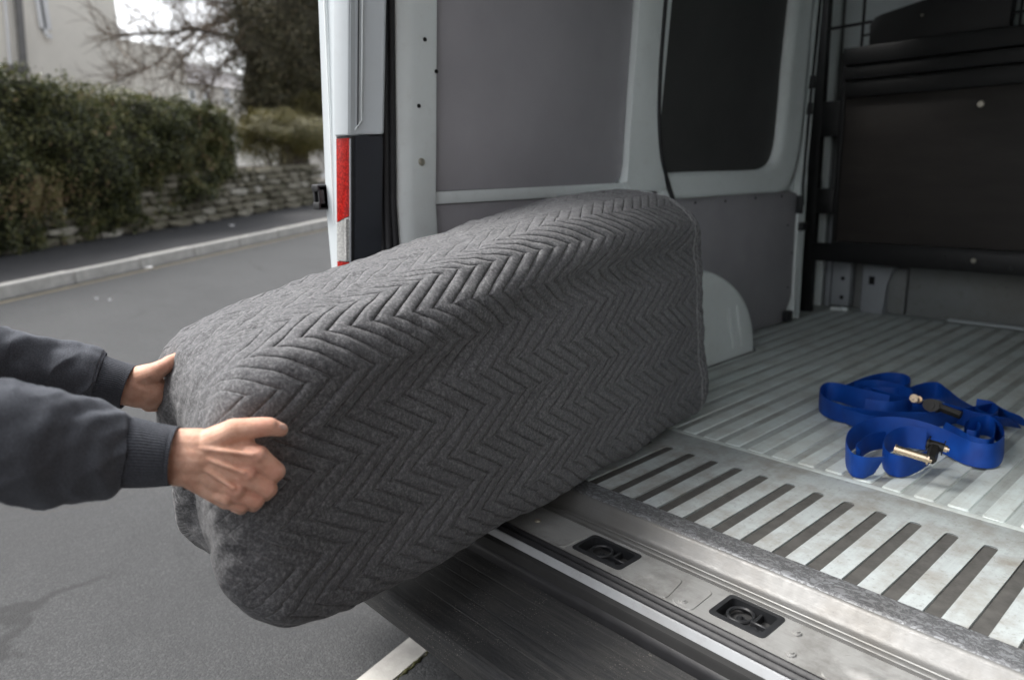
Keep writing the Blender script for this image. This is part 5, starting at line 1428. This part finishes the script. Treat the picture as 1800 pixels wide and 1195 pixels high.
s = r.uniform(-2.2, 5.9, nt_); n = r.uniform(1.6, 3.0, nt_)
z = hedge_top(s) + np.abs(r.normal(0, 0.05, nt_)) + 0.06 * hb2(np.stack([s, n], -1))
leaf_cloud('foliage', np.concatenate([(K0 + s[:, None] * TS + n[:, None] * NS), z[:, None]], 1), np.array([0, 0, 1.0]), 0.062, 'hedge', hedge, 0.8, 10)
ne = 3500
n = r.uniform(1.6, 3.0, ne); z = r.uniform(1.4, 2.4, ne); s = 5.82 + np.abs(r.normal(0, 0.06, ne)) * -1 + 0.05 * hb2(np.stack([n, z], -1)) + 0.1
leaf_cloud('foliage', np.concatenate([(K0 + s[:, None] * TS + n[:, None] * NS), z[:, None]], 1), T3, 0.062, 'hedge', hedge, 0.8, 12)
ss = np.linspace(-2.4, 5.75, 60); P = []
for s_ in ss:
    zs_ = np.linspace(float(hedge_low(s_)) + 0.02, float(hedge_top(s_)) - 0.06, 18)
    row = [st(s_, float(hedge_front(np.array(s_), np.array(z_))) + 0.10, z_) for z_ in zs_]
    row = [st(s_, 3.0, 0.9)] + [st(s_, 2.2, float(zs_[0]))] + row + [st(s_, 2.9, float(zs_[-1])), st(s_, 3.0, 0.9)]
    P.append(row)
grid_obj('dark_core', np.array(P), 'core', hedge, False, True)  # solid dark shell added behind the leaves to stop see-through
# some light twigs sticking out of the top
bm = bmesh.new(); rt_ = random.Random(2)
for k_ in range(110):
    s_ = rt_.uniform(-1.5, 5.0); n_ = rt_.uniform(1.7, 2.6); zb_ = float(hedge_top(s_)) - 0.05
    p = Vector(st(s_, n_, zb_)); q = p + Vector((rt_.uniform(-.1, .1), rt_.uniform(-.1, .1), rt_.uniform(.10, .34)))
    add_tube(bm, [p, (p + q) / 2 + Vector((rt_.uniform(-.02, .02), rt_.uniform(-.02, .02), 0)), q], [0.004, 0.003, 0.0015], 4)
tw = bm_obj('shoots', bm, 'twig', hedge); tw['kind'] = 'stuff'
# pink-brown dead leaves caught low in the hedge
nd = 900
s = r.normal(1.9, 0.35, nd); z = r.normal(1.25, 0.13, nd); n = hedge_front(s, z) - 0.03
leaf_cloud('foliage', np.concatenate([(K0 + s[:, None] * TS + n[:, None] * NS), z[:, None]], 1), -N3, 0.05, 'hedge', hedge, 0.8, 15, np.clip(r.normal(0.93, 0.08, nd), 0, 1))

# --- olive shrub behind the wall
def blob_leaves(center, radii, nleaf, seed, power=0.35, lump=0.22, fr=0.9):
    r_ = np.random.default_rng(seed); d = r_.normal(size=(nleaf, 3)); d /= np.linalg.norm(d, axis=1)[:, None]
    nz = SumNoise(seed, fr); rr = r_.uniform(0.25, 1.0, nleaf) ** power * (1 + lump * nz(d * 1.3))
    loc = d * rr[:, None] * np.array(radii)
    Pw = np.array(center) + loc[:, :1] * T3 + loc[:, 1:2] * N3 + loc[:, 2:] * np.array([0, 0, 1.0])
    Nw = d[:, :1] * T3 + d[:, 1:2] * N3 + d[:, 2:] * np.array([0, 0, 1.0])
    return Pw, Nw, r_
def shrub(name, label, px, py, n_, radii, nleaf, seed, mat, size, group=None):
    s_, z_ = onstreet(px, py, n_)
    base = st(s_, n_, gs(s_, n_) + 0.35)
    root = thing(name, label, 'shrub', tuple(base), group)
    c = st(s_, n_, z_)
    Pw, Nw, r_ = blob_leaves(c, radii, nleaf, seed)
    leaf_cloud('foliage', Pw, Nw + np.array([0, 0, 0.3]), size, mat, root, 0.8, seed)
    bm = bmesh.new(); rr = random.Random(seed)
    for k_ in range(14):
        e = Vector(c) + Vector(T3) * rr.uniform(-.8, .8) * radii[0] + Vector(N3) * rr.uniform(-.8, .8) * radii[1] + Vector((0, 0, rr.uniform(-.4, .6) * radii[2]))
        b_ = Vector(base) + Vector((rr.uniform(-.1, .1), rr.uniform(-.1, .1), -0.3)); mid = b_.lerp(e, .5) + Vector((rr.uniform(-.1, .1), rr.uniform(-.1, .1), .1))
        add_tube(bm, [b_, mid, e], [0.02, 0.012, 0.004], 5)
    bm_obj('stem', bm, 'bark', root)
    return root
shrub('shrub', 'olive green feathery shrub spilling over the stone wall beside the hedge', 490, 240, 2.25, (1.45, 0.6, 0.50), 15000, 71, 'shrub', 0.055)
shrub('shrub', 'olive green bush tucked under the dark evergreen next to the van', 585, 225, 2.9, (1.3, 0.8, 0.85), 12000, 72, 'shrub', 0.055)

# --- dark ivy-clad evergreen
def evergreen():
    s_, _ = onstreet(512, 100, 4.2)
    base = st(s_, 4.2, gs(s_, 4.2) + 0.3)
    root = thing('evergreen_tree', 'tall dark evergreen tree rising behind the wall beside the van', 'tree', tuple(base))
    b = Vector(base)
    bm = bmesh.new()
    add_tube(bm, [b + Vector((0, 0, -.3)), b + Vector((.05, 0, 1.5)), b + Vector((-.05, .1, 3.5)), b + Vector((0, 0, 6.2))], [0.22, 0.18, 0.13, 0.04], 10)
    rr = random.Random(8)
    for k_ in range(26):
        h_ = rr.uniform(1.2, 5.5); a = rr.uniform(0, 6.28); L = rr.uniform(0.7, 1.4)
        p = b + Vector((0, 0, h_)); add_tube(bm, [p, p + Vector((math.cos(a) * L * .5, math.sin(a) * L * .5, .15)), p + Vector((math.cos(a) * L, math.sin(a) * L, .5))], [0.05, 0.03, 0.01], 5)
    bm_obj('trunk', bm, 'bark', root)
    for k_, (dz, rad, nl_) in enumerate(((3.4, (1.75, 1.5, 2.4), 26000), (5.6, (1.55, 1.4, 1.9), 10000), (1.9, (1.7, 1.3, 0.9), 12000))):
        Pw, Nw, r_ = blob_leaves(np.array(base) + np.array([0, 0, dz]), rad, nl_, 80 + k_, 0.4, 0.13, 1.4)
        leaf_cloud('crown', Pw, Nw + np.array([0, 0, .3]), 0.085, 'evergreen', root, 0.9, 90 + k_)
        th, ph = np.meshgrid(np.linspace(0.02, math.pi - 0.02, 16), np.linspace(0, 2 * math.pi, 25)[:-1], indexing='ij')
        d_ = np.stack([np.sin(th) * np.cos(ph), np.sin(th) * np.sin(ph), np.cos(th)], -1)
        rr_ = 0.74 * (1 + 0.13 * SumNoise(80 + k_, 1.4)(d_ * 1.3))
        loc = d_ * rr_[..., None] * np.array(rad)
        grid_obj('crown_core', np.array(base) + np.array([0, 0, dz]) + loc[..., :1] * T3 + loc[..., 1:2] * N3 + loc[..., 2:] * np.array([0, 0, 1.0]), 'core_tree', root, True, True)  # added dark shell closing the sky gaps inside the crown
evergreen()

# --- bare tree whose limbs reach across the sky
def bare_tree():
    NB = 5.2
    def bp(px, py, dn=0.0):
        s_, z_ = onstreet(px, py, NB + dn); return Vector(st(s_, NB + dn, z_))
    root_p = bp(505, 330); root_p.z = gs(*[onstreet(505, 330, NB)[0], NB]) + 0.3
    root = thing('bare_tree', 'leafless tree with brown twiggy limbs reaching in front of the houses', 'tree', tuple(root_p))
    rr = random.Random(12)
    tr = bmesh.new()
    add_tube(tr, [root_p + Vector((0, 0, -.3)), bp(500, 200), bp(480, 110), bp(455, 50), bp(440, 0), bp(425, -90), bp(415, -220)], [0.22, 0.19, 0.17, 0.15, 0.13, 0.10, 0.05], 10)
    limbs = [[(470, 95, 0), (432, 76, -.1), (390, 62, -.2), (340, 53, -.3), (290, 56, -.3), (240, 61, -.2), (195, 66, 0)],
             [(450, 45, 0), (410, 28, .1), (360, 48, .2), (310, 82, .2), (262, 118, .1), (205, 142, 0)],
             [(440, 5, 0), (400, 8, -.2), (350, -4, -.3), (290, -22, -.2), (230, -30, 0)],
             [(425, 28, 0), (400, 35, .3), (365, 55, .4), (330, 95, .4), (300, 135, .3)],
             [(430, -60, 0), (380, -90, .2), (310, -100, .3), (240, -80, .2)],
             [(455, 60, 0), (415, 90, -.3), (385, 125, -.4), (362, 160, -.4)]]
    tw = bmesh.new()
    ntw = 0
    for li, L in enumerate(limbs):
        pts = [bp(*p) for p in L]
        sp = spline([list(p) for p in pts], 26)
        r0 = (0.062, 0.045, 0.04, 0.03, 0.05, 0.03)[li]
        sp = sp + np.array([[rr.gauss(0, .02) for _ in range(3)] for _ in range(26)])
        add_tube(tr, list(sp), list(np.linspace(r0, 0.012, 26)), 7)
        for k_ in range(2, 26):
            for rep in range(4):
                p = Vector(sp[k_]); ax = Vector(sp[min(k_ + 1, 25)] - sp[k_ - 1]).normalized()
                d = (ax * rr.uniform(.3, 1.0) + Vector((rr.gauss(0, .5), rr.gauss(0, .5), rr.gauss(0.1, .55)))).normalized()
                ln = rr.uniform(0.3, 0.95)
                q1 = p + d * ln * .5 + Vector((rr.gauss(0, .04), rr.gauss(0, .04), rr.gauss(0, .04)))
                q2 = q1 + (d + Vector((rr.gauss(0, .3), rr.gauss(0, .3), rr.gauss(0.1, .3)))).normalized() * ln * .5
                add_tube(tw, [p, q1, q2], [0.011, 0.008, 0.004], 4)
                for m_ in range(5):
                    f = rr.uniform(.2, 1); b0 = p.lerp(q1, f) if rr.random() < .5 else q1.lerp(q2, f)
                    e = b0 + (d + Vector((rr.gauss(0, .6), rr.gauss(0, .6), rr.gauss(0, .6)))).normalized() * rr.uniform(.15, .5)
                    add_tube(tw, [b0, b0.lerp(e, .5) + Vector((rr.gauss(0, .02), rr.gauss(0, .02), rr.gauss(0, .02))), e], [0.006, 0.005, 0.003], 3)
                    ntw += 1
    bm_obj('trunk', tr, 'bark', root, True)
    o = bm_obj('crown', tw, 'twig', root); o['kind'] = 'stuff'
bare_tree()

# --- houses
def sbox(name, s0, s1, n0, n1, z0, z1, mat, parent):
    V = [tuple(st(s, n, z)) for z in (z0, z1) for (s, n) in ((s0, n0), (s1, n0), (s1, n1), (s0, n1))]
    return mesh_obj(name, V, [(0, 1, 2, 3), (4, 5, 6, 7), (0, 1, 5, 4), (1, 2, 6, 5), (2, 3, 7, 6), (3, 0, 4, 7)], mat, parent)
NH = 9.5
sR, _ = onstreet(207, 40, NH); sL = -8.0
house = thing('house', 'cream rendered house with a white framed window above the hedge', 'house', tuple(st((sL + sR) / 2, NH + 3, 0.9)))
sbox('wall', sL, sR, NH, NH + 7, 0.6, 7.6, 'render', house)
zr = 7.6
V = [tuple(st(s, n, z)) for s in (sL - .3, sR + .3) for (n, z) in ((NH - .35, zr - .05), (NH + 3.5, zr + 2.6), (NH + 7.35, zr - .05))]
mesh_obj('roof', V, [(0, 1, 4, 3), (1, 2, 5, 4), (0, 1, 2), (3, 4, 5), (0, 2, 5, 3)], 'slate', house)
def window(px0, px1, py0, py1, parent, n=NH, frame=0.09):
    s0, z1 = onstreet(px0, py0, n); s1, z0 = onstreet(px1, py1, n)
    wd = thing_part = sbox('window', s0, s1, n - 0.02, n + 0.05, z0, z1, 'pane', parent)
    f = frame
    sbox('frame', s0 - .02, s1 + .02, n - 0.07, n - 0.021, z0 - .06, z0 + f, 'upvc', wd)
    sbox('frame', s0 - .02, s1 + .02, n - 0.07, n - 0.021, z1 - f, z1 + .02, 'upvc', wd)
    sbox('frame', s0 - .02, s0 + f, n - 0.07, n - 0.021, z0 + f + .001, z1 - f - .001, 'upvc', wd)
    sbox('frame', s1 - f, s1 + .02, n - 0.07, n - 0.021, z0 + f + .001, z1 - f - .001, 'upvc', wd)
    sbox('sill', s0 - .12, s1 + .12, n - 0.16, n - 0.0715, z0 - .13, z0 - .02, 'upvc', wd)
window(42, 74, -190, 58, house)
window(-150, -95, -190, 50, house)
s_, _ = onstreet(34, 40, NH - .12)
def pipe_at(pxa, pya, pxb, pyb, n_, rad, mat, name):
    a = onstreet(pxa, pya, n_); b = onstreet(pxb, pyb, n_)
    return tube(name, [st(a[0], n_, a[1]), st((a[0] + b[0]) / 2, n_, (a[1] + b[1]) / 2), st(b[0], n_, b[1])], rad, mat, house, 10)
pipe_at(27, -60, 44, 150, NH - 0.14, 0.085, 'pipe', 'downpipe')
pipe_at(4, -60, 19, 135, NH - 0.10, 0.03, 'upvc', 'cable')
pa, pzz = onstreet(52, 118, NH - .6)
sbox('porch_roof', pa - 4.0, pa, NH - .6, NH - .001, pzz - .12, pzz, 'pipe', house)
# lower wing of the house
sW, zW = onstreet(322, 92, NH + .4)
sbox('wing_wall', sR + .001, sW, NH + .4, NH + 5, 0.6, onstreet(262, 78, NH + .4)[1], 'render', house)
# farther house with a grey roof
NF = 15.0
fa, za = onstreet(300, 84, NF); fb, zb_ = onstreet(470, 132, NF)
house2 = thing('house', 'low grey roofed house farther back behind the bare tree', 'house', tuple(st((fa + fb) / 2, NF + 2, 1.0)))
sbox('wall', fa, fb + 3, NF + .2, NF + 6, 0.6, onstreet(380, 150, NF)[1], 'render2', house2)
ze = onstreet(380, 152, NF)[1]
V = [tuple(p) for p in (st(fa - .3, NF, ze), st(fb + 3.3, NF, ze), st(fa - .3, NF + 2.2, za + .35), st(fb + 3.3, NF + 2.2, za + .35 - (za - zb_) * 1.9), st(fa - .3, NF + 6.3, ze), st(fb + 3.3, NF + 6.3, ze))]
mesh_obj('roof', V, [(0, 1, 3, 2), (2, 3, 5, 4), (0, 2, 4), (1, 3, 5), (0, 1, 5, 4)], 'slate', house2)
for (a_, b_) in ((330, 342), (356, 366), (392, 402)):
    window(a_, b_, 158, 176, house2, NF + .2, 0.05)

# --- added brick house on the right, unseen, placed to shade the load's near face
M['brick'] = m_simple('dark_brick', (0.07, 0.045, 0.036), 0.9, 0, 0.3, 6, 30, 0.3, 0.01)
shade_house = thing('house', 'unseen dark brick house added right of the van to shade the load', 'house', (4.4, 1.0, 0.0))
box('wall', 1.25, 6.6, -1.6, 9.0, 0.0, 8.4, 'brick', shade_house, 0.0)
mesh_obj('roof', [(0.95, -1.9, 8.4), (0.95, 9.3, 8.4), (4.0, -1.9, 11.0), (4.0, 9.3, 11.0), (6.9, -1.9, 8.4), (6.9, 9.3, 8.4)], [(0, 1, 3, 2), (2, 3, 5, 4), (0, 2, 4), (1, 3, 5), (0, 1, 5, 4)], 'slate', shade_house)
